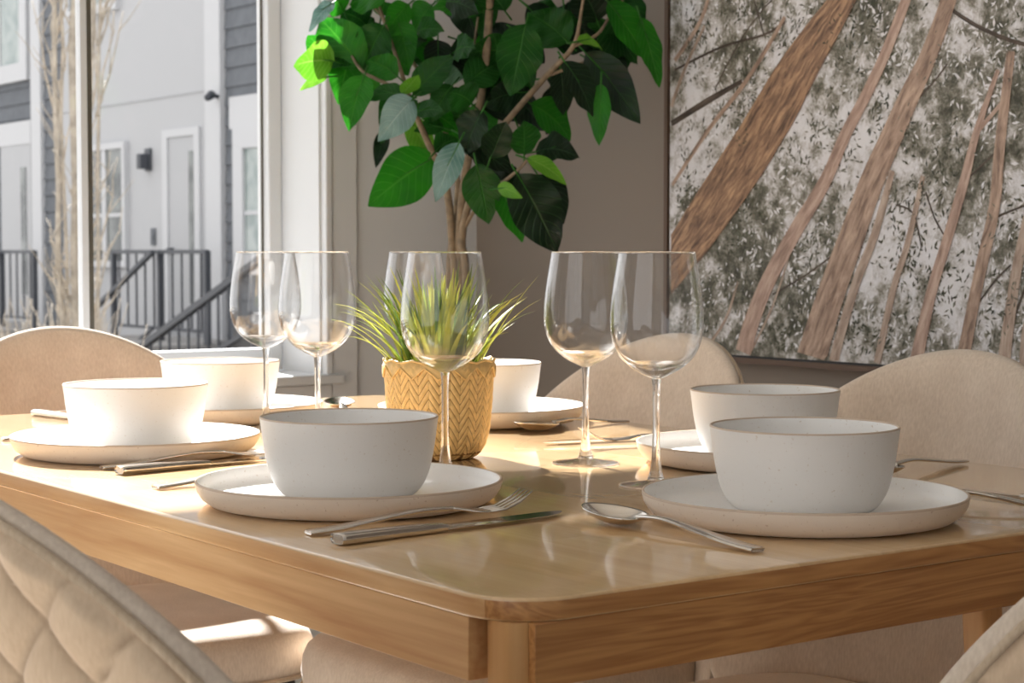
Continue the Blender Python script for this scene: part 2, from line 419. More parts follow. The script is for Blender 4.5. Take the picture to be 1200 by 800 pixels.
LEAVES = [
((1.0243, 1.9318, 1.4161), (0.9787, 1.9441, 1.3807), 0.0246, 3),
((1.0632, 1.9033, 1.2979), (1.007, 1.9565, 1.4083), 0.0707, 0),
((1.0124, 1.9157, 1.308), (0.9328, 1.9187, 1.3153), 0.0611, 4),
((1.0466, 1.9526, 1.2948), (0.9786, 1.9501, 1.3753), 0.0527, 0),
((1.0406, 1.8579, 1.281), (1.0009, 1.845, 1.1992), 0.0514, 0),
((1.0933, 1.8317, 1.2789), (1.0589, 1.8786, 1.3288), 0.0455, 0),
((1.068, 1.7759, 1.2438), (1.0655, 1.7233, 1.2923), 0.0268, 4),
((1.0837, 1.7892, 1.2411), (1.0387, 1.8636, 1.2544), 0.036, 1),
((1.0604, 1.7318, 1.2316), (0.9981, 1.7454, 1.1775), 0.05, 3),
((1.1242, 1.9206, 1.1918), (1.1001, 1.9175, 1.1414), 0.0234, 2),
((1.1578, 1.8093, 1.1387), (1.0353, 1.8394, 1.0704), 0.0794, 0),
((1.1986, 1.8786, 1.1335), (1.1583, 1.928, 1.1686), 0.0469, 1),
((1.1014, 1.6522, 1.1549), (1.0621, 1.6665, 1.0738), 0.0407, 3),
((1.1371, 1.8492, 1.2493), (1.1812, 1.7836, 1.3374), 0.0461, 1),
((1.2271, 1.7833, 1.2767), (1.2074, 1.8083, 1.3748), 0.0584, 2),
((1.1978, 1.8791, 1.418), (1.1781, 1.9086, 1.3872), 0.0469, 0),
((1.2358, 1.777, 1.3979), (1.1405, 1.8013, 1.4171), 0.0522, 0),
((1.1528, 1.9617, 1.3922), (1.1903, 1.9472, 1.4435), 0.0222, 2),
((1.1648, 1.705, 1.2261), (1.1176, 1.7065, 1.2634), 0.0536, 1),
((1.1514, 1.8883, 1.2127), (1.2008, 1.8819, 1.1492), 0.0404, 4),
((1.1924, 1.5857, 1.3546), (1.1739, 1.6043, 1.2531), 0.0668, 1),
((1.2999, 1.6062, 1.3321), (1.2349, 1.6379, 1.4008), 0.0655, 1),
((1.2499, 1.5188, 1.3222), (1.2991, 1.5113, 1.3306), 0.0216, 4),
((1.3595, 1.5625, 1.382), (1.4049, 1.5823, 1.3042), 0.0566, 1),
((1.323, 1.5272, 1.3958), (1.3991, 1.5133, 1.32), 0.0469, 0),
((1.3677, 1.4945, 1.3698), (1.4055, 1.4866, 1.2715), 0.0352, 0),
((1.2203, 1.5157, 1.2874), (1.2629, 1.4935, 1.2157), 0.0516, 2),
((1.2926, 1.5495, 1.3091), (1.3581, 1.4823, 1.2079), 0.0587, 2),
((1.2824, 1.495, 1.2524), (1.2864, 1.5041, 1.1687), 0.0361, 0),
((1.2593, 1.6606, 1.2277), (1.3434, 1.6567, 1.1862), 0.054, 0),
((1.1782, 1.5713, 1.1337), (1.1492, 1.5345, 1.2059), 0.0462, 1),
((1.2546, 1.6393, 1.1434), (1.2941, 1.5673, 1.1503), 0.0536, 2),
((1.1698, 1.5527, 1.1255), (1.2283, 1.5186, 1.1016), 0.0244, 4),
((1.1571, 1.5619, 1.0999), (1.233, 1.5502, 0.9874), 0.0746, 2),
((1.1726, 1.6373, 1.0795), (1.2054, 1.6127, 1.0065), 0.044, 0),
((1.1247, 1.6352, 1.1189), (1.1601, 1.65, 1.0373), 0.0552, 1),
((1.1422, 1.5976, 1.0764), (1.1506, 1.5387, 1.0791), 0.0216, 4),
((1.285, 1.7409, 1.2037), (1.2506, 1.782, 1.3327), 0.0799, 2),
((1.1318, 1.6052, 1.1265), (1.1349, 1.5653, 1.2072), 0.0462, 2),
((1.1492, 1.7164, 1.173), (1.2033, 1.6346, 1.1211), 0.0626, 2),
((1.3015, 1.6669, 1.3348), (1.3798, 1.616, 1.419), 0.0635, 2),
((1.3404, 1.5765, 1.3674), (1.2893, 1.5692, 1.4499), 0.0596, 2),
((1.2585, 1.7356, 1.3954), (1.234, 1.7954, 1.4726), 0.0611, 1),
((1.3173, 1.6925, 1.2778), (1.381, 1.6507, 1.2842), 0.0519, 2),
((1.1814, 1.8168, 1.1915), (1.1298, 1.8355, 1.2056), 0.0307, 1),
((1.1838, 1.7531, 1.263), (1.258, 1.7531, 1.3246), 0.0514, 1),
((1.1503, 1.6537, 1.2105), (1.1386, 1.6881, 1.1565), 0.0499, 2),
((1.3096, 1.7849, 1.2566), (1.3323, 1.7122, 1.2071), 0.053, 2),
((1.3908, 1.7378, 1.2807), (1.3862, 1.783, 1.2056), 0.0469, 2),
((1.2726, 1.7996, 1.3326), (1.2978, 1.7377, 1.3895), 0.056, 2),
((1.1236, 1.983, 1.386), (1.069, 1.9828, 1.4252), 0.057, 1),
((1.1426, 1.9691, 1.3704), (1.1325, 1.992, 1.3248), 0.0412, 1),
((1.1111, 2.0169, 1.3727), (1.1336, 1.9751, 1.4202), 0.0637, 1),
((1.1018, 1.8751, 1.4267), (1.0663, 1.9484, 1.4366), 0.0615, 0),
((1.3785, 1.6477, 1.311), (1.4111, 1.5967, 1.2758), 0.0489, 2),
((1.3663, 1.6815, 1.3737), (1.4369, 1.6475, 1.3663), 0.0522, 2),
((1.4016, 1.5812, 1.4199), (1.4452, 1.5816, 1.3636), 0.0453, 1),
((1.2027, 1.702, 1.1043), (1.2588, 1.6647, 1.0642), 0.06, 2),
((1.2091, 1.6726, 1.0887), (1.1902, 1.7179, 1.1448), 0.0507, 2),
((1.257, 1.6375, 1.1035), (1.2662, 1.5766, 1.0359), 0.0507, 2),
((1.098, 1.7787, 1.2129), (1.1164, 1.7206, 1.2307), 0.033, 1),
((1.1355, 1.776, 1.1456), (1.1909, 1.7874, 1.1903), 0.0392, 1),
((1.1962, 1.7316, 1.1725), (1.2011, 1.6717, 1.1106), 0.0453, 2),
((1.0879, 2.0091, 1.3391), (1.1029, 1.9791, 1.3996), 0.0601, 1),
((1.0139, 1.9394, 1.2827), (0.9783, 1.9782, 1.2791), 0.0184, 4),
((1.1634, 1.9291, 1.3369), (1.2244, 1.9362, 1.3886), 0.0346, 1),
((1.1938, 1.8077, 1.2675), (1.1552, 1.8187, 1.2209), 0.0399, 1),
((1.1624, 1.9012, 1.4192), (1.1072, 1.9045, 1.3737), 0.039, 0),
((1.2058, 1.9176, 1.2237), (1.272, 1.8911, 1.1908), 0.0459, 0),
((1.1454, 1.8519, 1.2275), (1.2236, 1.8319, 1.2076), 0.0426, 0),
((1.2161, 1.9132, 1.3063), (1.2241, 1.9431, 1.3651), 0.0575, 1),
((1.2275, 1.904, 1.3603), (1.2017, 1.865, 1.2916), 0.0442, 2),
((1.0566, 1.9551, 1.4039), (1.0263, 1.94, 1.4377), 0.0539, 0),
((1.2266, 1.6698, 1.3293), (1.2643, 1.6642, 1.2765), 0.0528, 1),
((1.2932, 1.8832, 1.2238), (1.2125, 1.9046, 1.2163), 0.0538, 1),
((1.1368, 1.9003, 1.3894), (1.137, 1.8595, 1.3152), 0.0433, 0),
((1.2838, 1.7567, 1.2961), (1.3135, 1.7617, 1.2357), 0.0551, 0),
((1.2899, 1.6166, 1.2894), (1.3092, 1.633, 1.2287), 0.0395, 2),
((1.1715, 1.8024, 1.4138), (1.1977, 1.7312, 1.4075), 0.0511, 2),
((1.1943, 1.9005, 1.2276), (1.1807, 1.8601, 1.2668), 0.0585, 1),
((1.1262, 1.9992, 1.373), (1.1896, 2.001, 1.3982), 0.0437, 1),
((1.2373, 1.9241, 1.4489), (1.312, 1.9259, 1.4286), 0.0557, 2),
((1.2624, 1.7423, 1.3364), (1.2819, 1.7305, 1.259), 0.0392, 1),
((1.1169, 1.895, 1.3552), (1.1451, 1.8774, 1.3068), 0.0478, 0),
((1.0729, 1.9543, 1.3383), (1.031, 1.9311, 1.2534), 0.0516, 0),
((1.1862, 1.9326, 1.355), (1.2433, 1.8937, 1.3298), 0.0435, 0),
((1.2618, 1.8055, 1.4326), (1.251, 1.7934, 1.3678), 0.0418, 1),
((1.1618, 1.8762, 1.3673), (1.1845, 1.8185, 1.3842), 0.0398, 1),
((1.3696, 1.6084, 1.3484), (1.3665, 1.5735, 1.3929), 0.0467, 1),
((1.4047, 1.6285, 1.3626), (1.4626, 1.6099, 1.3694), 0.043, 2),
((1.2595, 1.6777, 1.2495), (1.1742, 1.6858, 1.2442), 0.0506, 2),
((1.1878, 1.795, 1.3238), (1.1952, 1.7354, 1.3462), 0.0502, 1),
((1.3849, 1.6291, 1.4146), (1.4221, 1.5572, 1.4098), 0.0378, 1),
((1.2881, 1.8739, 1.3425), (1.2674, 1.9465, 1.3026), 0.0558, 1),
((1.0687, 1.97, 1.3343), (1.1398, 1.9665, 1.2813), 0.0546, 0),
((1.3909, 1.6529, 1.4087), (1.3943, 1.708, 1.4493), 0.0559, 2),
((1.2525, 1.8455, 1.4257), (1.2371, 1.8588, 1.4583), 0.0499, 2),
((1.1423, 1.9642, 1.4026), (1.1497, 1.9605, 1.4491), 0.0382, 0),
((1.1144, 1.9726, 1.3789), (1.0733, 2.0232, 1.323), 0.0447, 0),
((1.3564, 1.6283, 1.3409), (1.3932, 1.5559, 1.294), 0.0532, 2),
((1.2522, 1.8507, 1.2515), (1.2648, 1.852, 1.2857), 0.057, 1),
((1.3652, 1.5802, 1.3662), (1.4132, 1.5549, 1.3166), 0.0437, 1),
((1.0974, 1.8827, 1.3749), (1.0726, 1.9162, 1.3146), 0.0564, 1),
((1.246, 1.655, 1.3955), (1.3012, 1.6272, 1.3446), 0.0484, 2),
((1.1241, 1.8342, 1.2463), (1.0572, 1.8218, 1.1808), 0.0577, 1),
((1.0675, 1.9284, 1.3267), (0.9777, 1.9375, 1.3281), 0.0541, 1),
((1.3519, 1.613, 1.3318), (1.296, 1.6257, 1.3526), 0.0391, 2),
((1.2641, 1.6677, 1.3956), (1.3139, 1.649, 1.3625), 0.0531, 1),
((1.3834, 1.5949, 1.4024), (1.4174, 1.604, 1.4527), 0.0549, 1),
((1.3948, 1.6115, 1.4072), (1.3707, 1.6406, 1.4391), 0.0428, 1),
((1.2512, 1.7684, 1.2686), (1.3248, 1.772, 1.2319), 0.0544, 1),
((1.2772, 1.7517, 1.326), (1.1949, 1.7689, 1.3405), 0.0533, 1),
((1.2526, 1.8103, 1.2424), (1.2562, 1.7906, 1.1647), 0.0516, 0),
((1.2536, 1.7066, 1.2333), (1.236, 1.7141, 1.2701), 0.0412, 2),
((1.2638, 1.7809, 1.3372), (1.3113, 1.8063, 1.3854), 0.0581, 2),
((1.258, 1.8792, 1.4447), (1.2797, 1.8575, 1.3771), 0.0533, 2),
((1.2622, 1.8925, 1.3614), (1.3494, 1.8882, 1.3438), 0.0483, 0),
((1.2766, 1.7338, 1.3644), (1.3497, 1.7421, 1.3304), 0.0415, 2),
((1.3178, 1.6424, 1.3938), (1.3265, 1.6459, 1.3322), 0.0562, 1),
((1.1985, 1.6281, 1.5218), (1.1559, 1.6005, 1.5816), 0.0416, 1),
((1.0686, 1.8576, 1.6897), (1.0503, 1.8782, 1.653), 0.0441, 1),
((1.2754, 1.6915, 1.6517), (1.3402, 1.7019, 1.6213), 0.0456, 0),
((1.2893, 1.6587, 1.5096), (1.2148, 1.6837, 1.5345), 0.0459, 1),
((1.0888, 1.9177, 1.668), (1.1342, 1.8953, 1.7191), 0.0531, 1),
((1.12, 1.7291, 1.5858), (1.0812, 1.7666, 1.5739), 0.0625, 0),
((1.3374, 1.6441, 1.6732), (1.394, 1.6149, 1.6401), 0.0428, 1),
((1.1825, 1.6929, 1.505), (1.2232, 1.6876, 1.4507), 0.0655, 2),
((1.059, 1.774, 1.5504), (1.1069, 1.7939, 1.5101), 0.0631, 1),
((1.2843, 1.6906, 1.4695), (1.2242, 1.6927, 1.5015), 0.0578, 1),
((1.3929, 1.7041, 1.5603), (1.3854, 1.6675, 1.6249), 0.0642, 0),
((1.4447, 1.6947, 1.4881), (1.4332, 1.7598, 1.5651), 0.0589, 2),
((1.0939, 1.6693, 1.6475), (1.0995, 1.7086, 1.723), 0.0535, 1),
((1.2225, 1.5849, 1.5873), (1.1938, 1.6314, 1.6298), 0.0481, 0),
((1.1029, 1.7934, 1.6221), (1.1776, 1.7428, 1.6529), 0.0656, 0),
((1.1196, 1.8941, 1.6184), (1.1828, 1.8624, 1.676), 0.0636, 1),
((1.2757, 1.6912, 1.5937), (1.2915, 1.651, 1.543), 0.044, 1),
((1.1799, 1.8586, 1.6591), (1.1824, 1.9015, 1.7324), 0.0488, 2),
((1.3589, 1.5593, 1.6141), (1.3396, 1.5321, 1.6742), 0.0566, 2),
((1.2874, 1.7171, 1.6363), (1.2144, 1.7206, 1.6403), 0.0492, 1),
((1.2997, 1.7156, 1.5466), (1.2538, 1.7161, 1.48), 0.062, 0),
((1.3122, 1.5004, 1.6043), (1.3516, 1.5207, 1.5572), 0.0585, 1),
((1.2136, 1.6583, 1.6307), (1.2748, 1.6306, 1.6077), 0.0439, 1),
((1.2978, 1.776, 1.5426), (1.3227, 1.7198, 1.5744), 0.0645, 1),
((1.3321, 1.6712, 1.5073), (1.3504, 1.6506, 1.5805), 0.0491, 1),
((1.2424, 1.5638, 1.4809), (1.3143, 1.57, 1.5609), 0.0446, 1),
((1.0631, 1.8898, 1.662), (1.1255, 1.8206, 1.6953), 0.0594, 1),
((1.2961, 1.6886, 1.484), (1.341, 1.6584, 1.4604), 0.0459, 2),
((1.1685, 1.6571, 1.5956), (1.0892, 1.6589, 1.5706), 0.0421, 0),
((1.1425, 1.7363, 1.612), (1.1179, 1.8092, 1.5736), 0.0643, 1),
((1.1614, 1.6146, 1.6393), (1.1958, 1.6361, 1.581), 0.045, 1),
((1.1205, 1.921, 1.6391), (1.1081, 1.9528, 1.707), 0.0571, 0),
((1.3127, 1.6035, 1.4849), (1.3331, 1.5487, 1.423), 0.0565, 1),
((1.1535, 1.677, 1.643), (1.2483, 1.6594, 1.6476), 0.0586, 2)]
STEMS = [
([(1.1971, 1.8053, 0.9163), (1.1934, 1.808, 0.9746), (1.1861, 1.8133, 1.0771), (1.1554, 1.8111, 1.1417), (1.1285, 1.8307, 1.2174), (1.115, 1.8654, 1.3101), (1.0964, 1.9038, 1.4218), (1.0713, 1.8974, 1.5097)], [0.0077, 0.007, 0.007, 0.0063, 0.0049, 0.0035, 0.0028, 0.0021]),
([(1.2058, 1.799, 0.9163), (1.2033, 1.8007, 0.9777), (1.1983, 1.7796, 1.0841), (1.2143, 1.7679, 1.1902), (1.2266, 1.7589, 1.2688), (1.2365, 1.7517, 1.4164), (1.2439, 1.7462, 1.6411)], [0.0091, 0.0084, 0.0077, 0.007, 0.007, 0.007, 0.0042]),
([(1.2018, 1.7771, 0.9166), (1.1957, 1.7815, 0.9928), (1.1991, 1.7543, 1.0758), (1.2202, 1.7264, 1.1581), (1.2067, 1.6743, 1.1863), (1.2435, 1.5979, 1.2695), (1.2688, 1.5545, 1.3181), (1.2793, 1.5469, 1.3686), (1.3033, 1.5541, 1.4724)], [0.007, 0.007, 0.0063, 0.0056, 0.0056, 0.0049, 0.0042, 0.0028, 0.0021]),
([(1.1984, 1.8291, 0.916), (1.2098, 1.8208, 1.0393), (1.2111, 1.8198, 1.1162), (1.2038, 1.8499, 1.1942), (1.19, 1.8848, 1.273), (1.1338, 1.9259, 1.3811), (1.1026, 1.9488, 1.4273)], [0.0056, 0.0056, 0.0049, 0.0042, 0.0035, 0.0028, 0.0021]),
([(1.1957, 1.7815, 1.005), (1.2019, 1.7398, 1.0529), (1.1971, 1.6814, 1.0798), (1.1808, 1.5941, 1.1074), (1.1852, 1.5662, 1.1294)], [0.0042, 0.0035, 0.0035, 0.0028, 0.0021]),
([(1.1285, 1.8307, 1.2174), (1.103, 1.8246, 1.2459), (1.0762, 1.8442, 1.2669), (1.0487, 1.8767, 1.2889), (1.0485, 1.914, 1.3192)], [0.0035, 0.0035, 0.0035, 0.0028, 0.0021]),
([(1.2435, 1.5979, 1.2695), (1.2741, 1.5754, 1.284), (1.3036, 1.5538, 1.2985)], [0.0028, 0.0028, 0.0021]),
([(1.2688, 1.5545, 1.3181), (1.309, 1.5375, 1.3409), (1.3468, 1.547, 1.3795), (1.3633, 1.5349, 1.4028)], [0.0028, 0.0028, 0.0021, 0.0021]),
([(1.2067, 1.6743, 1.1863), (1.227, 1.6595, 1.2143), (1.2569, 1.6624, 1.2425)], [0.0028, 0.0021, 0.0021]),
([(1.2266, 1.7589, 1.2688), (1.2259, 1.7842, 1.3283), (1.2309, 1.7806, 1.3889)], [0.0028, 0.0021, 0.0021])]

# ------------------------------------------------------------------ the room (table corner = origin)
TT = 0.75                      # table top height
XW, YW = 1.55, 2.24            # print wall, window wall
WX0, WX1, WZ0, WZ1 = -1.10, 1.176, 0.712, 2.345
mb = MB(); mb.box(-2.6, -2.6, -0.12, XW + 0.14, YW + 0.2, 0.0)
structure(mb.build('floor', M['floor']))
mb = MB(); mb.box(-2.6, -2.6, 2.62, XW + 0.14, YW + 0.2, 2.75)
structure(mb.build('ceiling', M['ceiling']))
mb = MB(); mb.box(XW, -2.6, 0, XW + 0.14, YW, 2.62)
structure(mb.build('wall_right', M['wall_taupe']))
mb = MB()
mb.box(-2.6, YW, 0, WX0, YW + 0.2, 2.62); mb.box(WX1, YW, 0, XW + 0.14, YW + 0.2, 2.62)
mb.box(WX0, YW, 0, WX1, YW + 0.2, WZ0); mb.box(WX0, YW, WZ1, WX1, YW + 0.2, 2.62)
structure(mb.build('wall_back', M['wall_light']))
mb = MB(); mb.box(-2.6, -2.74, 0, XW + 0.14, -2.6, 2.62)
structure(mb.build('wall_unseen_front', M['wall_light']))  # unseen wall behind the camera, added to block light from there
# unseen left wall, added with an open gap to give fill from that side
mb = MB()
mb.box(-2.74, -2.6, 0, -2.6, -2.0, 2.62); mb.box(-2.74, 1.0, 0, -2.6, YW + 0.2, 2.62); mb.box(-2.74, -2.0, 2.4, -2.6, 1.0, 2.62); mb.box(-2.74, -2.0, 0, -2.6, 1.0, 0.3)
structure(mb.build('wall_unseen_left', M['wall_light']))
mb = MB(); mb.box(XW - 0.014, -2.6, 0.0, XW, YW, 0.11)
structure(mb.build('baseboard_right', M['white_paint'], bevel=0.003))
mb = MB(); mb.box(-2.6, YW - 0.014, 0.0, XW - 0.014, YW, 0.11)
structure(mb.build('baseboard_back', M['white_paint'], bevel=0.003))
# casing round the opening: flat grey boards with a white inner bead
mb = MB()
mb.box(WX1 + 0.014, YW - 0.012, WZ0 - 0.09, WX1 + 0.074, YW, WZ1 + 0.074)
mb.box(WX0 - 0.074, YW - 0.012, WZ1 + 0.014, WX1 + 0.0139, YW, WZ1 + 0.074)
mb.box(WX0 - 0.074, YW - 0.012, WZ0 - 0.09, WX0 - 0.014, YW, WZ1 + 0.0139)
structure(mb.build('trim_1', M['wall_light'], bevel=0.002))
mb = MB()
mb.box(WX1 - 0.001, YW - 0.018, WZ0, WX1 + 0.0139, YW + 0.002, WZ1 + 0.0139)
mb.box(WX0 - 0.0139, YW - 0.018, WZ0, WX0 + 0.001, YW + 0.002, WZ1 + 0.0139)
mb.box(WX0 + 0.0011, YW - 0.018, WZ1 - 0.001, WX1 - 0.0011, YW + 0.002, WZ1 + 0.0139)
structure(mb.build('trim_2', M['white_paint'], bevel=0.003))
# jamb lining
mb = MB()
mb.box(WX1 - 0.006, YW + 0.002, WZ0, WX1 - 0.0001, YW + 0.15, WZ1)
mb.box(WX0 + 0.0001, YW + 0.002, WZ0, WX0 + 0.006, YW + 0.15, WZ1)
mb.box(WX0 + 0.0061, YW + 0.002, WZ1 - 0.006, WX1 - 0.0061, YW + 0.15, WZ1 - 0.0001)
structure(mb.build('trim_3', M['white_paint']))
# sill and apron
mb = MB()
mb.box(WX0 - 0.03, YW - 0.035, WZ0 - 0.004, WX1 + 0.03, YW + 0.15, WZ0 + 0.016)
mb.box(WX0 - 0.02, YW - 0.016, WZ0 - 0.075, WX1 + 0.013, YW - 0.0001, WZ0 - 0.0041)
structure(mb.build('trim_4', M['white_paint'], bevel=0.003))

win = thing('window_1', (0, YW + 0.15, 0)); structure(win)
mb = MB()
fz0, fz1 = WZ0 + 0.016, WZ1 - 0.006
mb.box(WX1 - 0.036, 0, fz0, WX1 - 0.006, 0.05, fz1); mb.box(WX0 + 0.006, 0, fz0, WX0 + 0.036, 0.05, fz1)
mb.box(WX0 + 0.036, 0, fz0, WX1 - 0.036, 0.05, fz0 + 0.045); mb.box(WX0 + 0.036, 0, fz1 - 0.045, WX1 - 0.036, 0.05, fz1)
mb.build('window_frame', M['white_paint'], win, bevel=0.003)
for xm in (0.742, -0.32):
    mb = MB(); mb.box(xm + 0.001, 0.014, fz0 + 0.045, xm + 0.014, 0.036, fz1 - 0.045)
    mb.build('mullion', M['white_paint'], win)
    mb = MB(); mb.box(xm + 0.0141, 0.020, fz0 + 0.045, xm + 0.026, 0.030, fz1 - 0.045)
    mb.build('spacer', M['gasket'], win)
mb = MB()
mb.box(WX1 - 0.040, 0.0235, fz0 + 0.0451, WX1 - 0.0361, 0.0285, fz1 - 0.0451)
mb.build('gasket', M['gasket'], win)
for xa, xb in ((WX0 + 0.0361, -0.3191), (-0.2939, 0.7429), (0.7681, WX1 - 0.0401)):
    mb = MB(); mb.box(xa, 0.024, fz0 + 0.0451, xb, 0.028, fz1 - 0.0451)
    mb.build('pane', M['pane'], win)

# ------------------------------------------------------------------ street outside: ground, row of townhouses
FX = 7.8
GZ = -0.45
mb = MB(); mb.box(-14, YW + 0.2, GZ - 0.2, FX + 0.3, 32, GZ)
M['ground'] = plain('gravel_ground', lin(120, 116, 110), 0.95, bump=0.5, bscale=9, vary=0.45)
structure(mb.build('ground', M['ground']))
M['siding_white'] = plain('white_wall_panel', lin(172, 173, 176), 0.7)
M['siding_grey'] = plain('grey_shingle', lin(100, 104, 110), 0.85, bump=0.4, bscale=12, vary=0.18)
M['house_trim'] = plain('house_white_trim', lin(186, 187, 190), 0.6)
M['house_door'] = plain('house_door_paint', lin(164, 165, 168), 0.5)
def dark_pane_mat(name, c1, c2):
    m = plain(name, c1, 0.08, vary=0.0)
    nt = m.node_tree; b = nt.nodes['Principled BSDF']
    nz = nt.nodes.new('ShaderNodeTexNoise'); nz.inputs['Scale'].default_value = 3.2; nz.inputs['Detail'].default_value = 6
    tc = nt.nodes.new('ShaderNodeTexCoord'); nt.links.new(tc.outputs['Object'], nz.inputs['Vector'])
    mr = nt.nodes.new('ShaderNodeMapRange'); mr.inputs[1].default_value = 0.4; mr.inputs[2].default_value = 0.62
    mx = nt.nodes.new('ShaderNodeMix'); mx.data_type = 'RGBA'; mx.inputs[6].default_value = c1; mx.inputs[7].default_value = c2
    nt.links.new(nz.outputs['Fac'], mr.inputs[0]); nt.links.new(mr.outputs[0], mx.inputs[0]); nt.links.new(mx.outputs[2], b.inputs['Base Color'])
    return m
M['pane_dark'] = dark_pane_mat('street_window_glass', lin(58, 62, 62), lin(112, 116, 114))
M['pane_green'] = dark_pane_mat('street_window_reflection', lin(118, 132, 130), lin(160, 168, 166))
M['porch'] = plain('porch_concrete', lin(150, 148, 146), 0.9, bump=0.3, bscale=30, vary=0.15)
M['iron'] = plain('dark_iron', lin(60, 63, 70), 0.5)
M['dark_step'] = plain('dark_step', lin(84, 84, 86), 0.8)

def house_wall(root, y0, y1, x, mat, lap=0.0):
    mb = MB()
    mb.box(x, y0, GZ, x + 0.4, y1, 8.2)
    if lap:
        z = GZ
        while z < 8.0:
            mb.add([(x - 0.002, y0, z + lap), (x - 0.002, y1, z + lap), (x - 0.022, y1, z), (x - 0.022, y0, z), (x, y1, z), (x, y0, z)],
                   [(0, 1, 2, 3), (3, 2, 4, 5)], 0, False)
            z += lap
    return mb.build('wall', mat, root)
def house_window(root, y0, y1, z0, z1, x, pane, bars=1, fw_=0.10, mid=True, nm='window', dz=0.04):
    mb = MB()
    mb.box(x - dz - 0.02, y0, z0, x, y0 + fw_, z1); mb.box(x - dz - 0.02, y1 - fw_, z0, x, y1, z1)
    mb.box(x - dz - 0.02, y0 + fw_, z0, x, y1 - fw_, z0 + fw_); mb.box(x - dz - 0.02, y0 + fw_, z1 - fw_, x, y1 - fw_, z1)
    for k in range(1, bars + 1):
        ym = y0 + (y1 - y0) * k / (bars + 1)
        mb.box(x - dz - 0.01, ym - 0.05, z0 + fw_, x, ym + 0.05, z1 - fw_)
    if mid:
        zm = z0 + (z1 - z0) * 0.42
        mb.box(x - dz, y0 + fw_, zm - 0.02, x, y1 - fw_, zm + 0.02)
    f = mb.build(nm, M['house_trim'], root)
    mb = MB(); mb.box(x - dz + 0.01, y0 + fw_, z0 + fw_, x - 0.005, y1 - fw_, z1 - fw_)
    mb.build('pane', pane, f)
    return f

h = thing('townhouse', (FX, 17.5, GZ))
h_off = Vector((FX, 17.5, GZ))
tag(h, 'white panelled townhouse front with a recessed door, seen through the window', 'house')
def shift(root, off):
    for c in root.children: c.location = -off
house_wall(h, 15.47, 19.55, FX, M['siding_white'])
mb = MB(); mb.box(FX - 0.05, 15.47, GZ, FX, 15.80, 8.2); mb.build('corner_board', M['house_trim'], h)
mb = MB(); mb.box(FX - 0.012, 15.81, 2.585, FX, 19.55, 2.598); mb.build('panel_joint', M['house_door'], h)
house_window(h, 17.72, 18.86, 0.80, 2.17, FX, M['pane_dark'], bars=1, fw_=0.07, mid=True)
house_window(h, 17.9, 19.3, 3.62, 5.0, FX, M['pane_green'], bars=1, fw_=0.1, mid=False)
mb = MB()
mb.box(FX - 0.03, 15.98, 0.15, FX, 16.10, 2.24); mb.box(FX - 0.03, 16.72, 0.15, FX, 16.84, 2.24); mb.box(FX - 0.03, 16.10, 2.16, FX, 16.72, 2.24)
d = mb.build('door_frame', M['house_trim'], h)
mb = MB(); mb.box(FX - 0.012, 16.10, 0.15, FX + 0.05, 16.72, 2.16); d = mb.build('door', M['house_door'], h)
mb = MB(); mb.box(FX - 0.018, 16.14, 0.45, FX - 0.012, 16.24, 2.0); mb.build('door_glass', M['pane_dark'], d)
mb = MB(); mb.tube([(FX - 0.012, 16.64, 0.98), (FX - 0.07, 16.64, 0.98)], 0.035, 10); mb.build('door_knob', M['iron'], d)
shift(h, h_off)

h = thing('townhouse', (FX + 0.02, 21.5, GZ)); h_off = Vector((FX + 0.02, 21.5, GZ))
tag(h, 'grey shingled townhouse beyond the bare tree, white upper window', 'house')
house_wall(h, 19.56, 26.0, FX + 0.02, M['siding_grey'], 0.19)
mb = MB(); mb.box(FX - .04, 20.12, GZ, FX + 0.02, 20.42, 8.2); mb.build('corner_board', M['house_trim'], h)
house_window(h, 20.50, 22.4, 3.05, 5.0, FX, M['pane_green'], bars=1, fw_=0.22, mid=False)
mb = MB(); mb.box(FX - 0.04, 20.44, 2.28, FX, 21.9, 2.56); mb.build('header_board', M['house_trim'], h)
mb = MB(); mb.box(FX - 0.03, 20.46, 0.1, FX, 21.45, 2.28); d = mb.build('door', M['house_door'], h)
mb = MB(); mb.box(FX - 0.04, 20.62, 0.45, FX - .03, 20.78, 2.0); mb.build('door_glass', M['pane_dark'], d)
shift(h, h_off)

h = thing('townhouse', (FX + 0.02, 13.5, GZ)); h_off = Vector((FX + 0.02, 13.5, GZ))
tag(h, 'grey shingled townhouse showing at the right edge of the window', 'house')
house_wall(h, 9.0, 15.46, FX + 0.02, M['siding_grey'], 0.19)
mb = MB(); mb.box(FX - 0.05, 13.6, 2.17, FX, 15.28, 2.48); mb.build('header_board', M['house_trim'], h)
house_window(h, 13.3, 15.2, 0.75, 2.17, FX, M['pane_green'], bars=1, fw_=0.2, mid=True)
shift(h, h_off)

# lights and letter plate on the white house
mb = MB(); mb.box(-0.03, -0.07, -0.12, 0, 0.07, 0.12); mb.box(-0.13, -0.05, -0.10, -0.03, 0.05, 0.06)
o = mb.build('porch_light', M['iron'], bevel=0.01); o.location = (FX - .002, 17.2, 1.95)
tag(o, 'dark porch lantern on the white house between window and door', 'lantern')
mb = MB(); mb.tube([(0, 0, 0), (-0.06, 0, 0.015)], 0.022); mb.tube([(-0.06, 0.02, 0.02), (-0.14, -.05, -0.02)], [0.045, 0.035])
o = mb.build('security_camera', M['iron']); o.location = (FX - .055, 15.50, 2.50)
tag(o, 'small dark camera on the corner of the white house', 'camera')
mb = MB(); mb.box(-0.02, -0.05, -0.09, 0, 0.05, 0.09); mb.box(-0.03, -0.03, -0.03, -0.02, 0.03, 0.03)
o = mb.build('doorbell_panel', M['siding_grey'], bevel=0.008); o.location = (FX - .002, 17.1, 1.13)
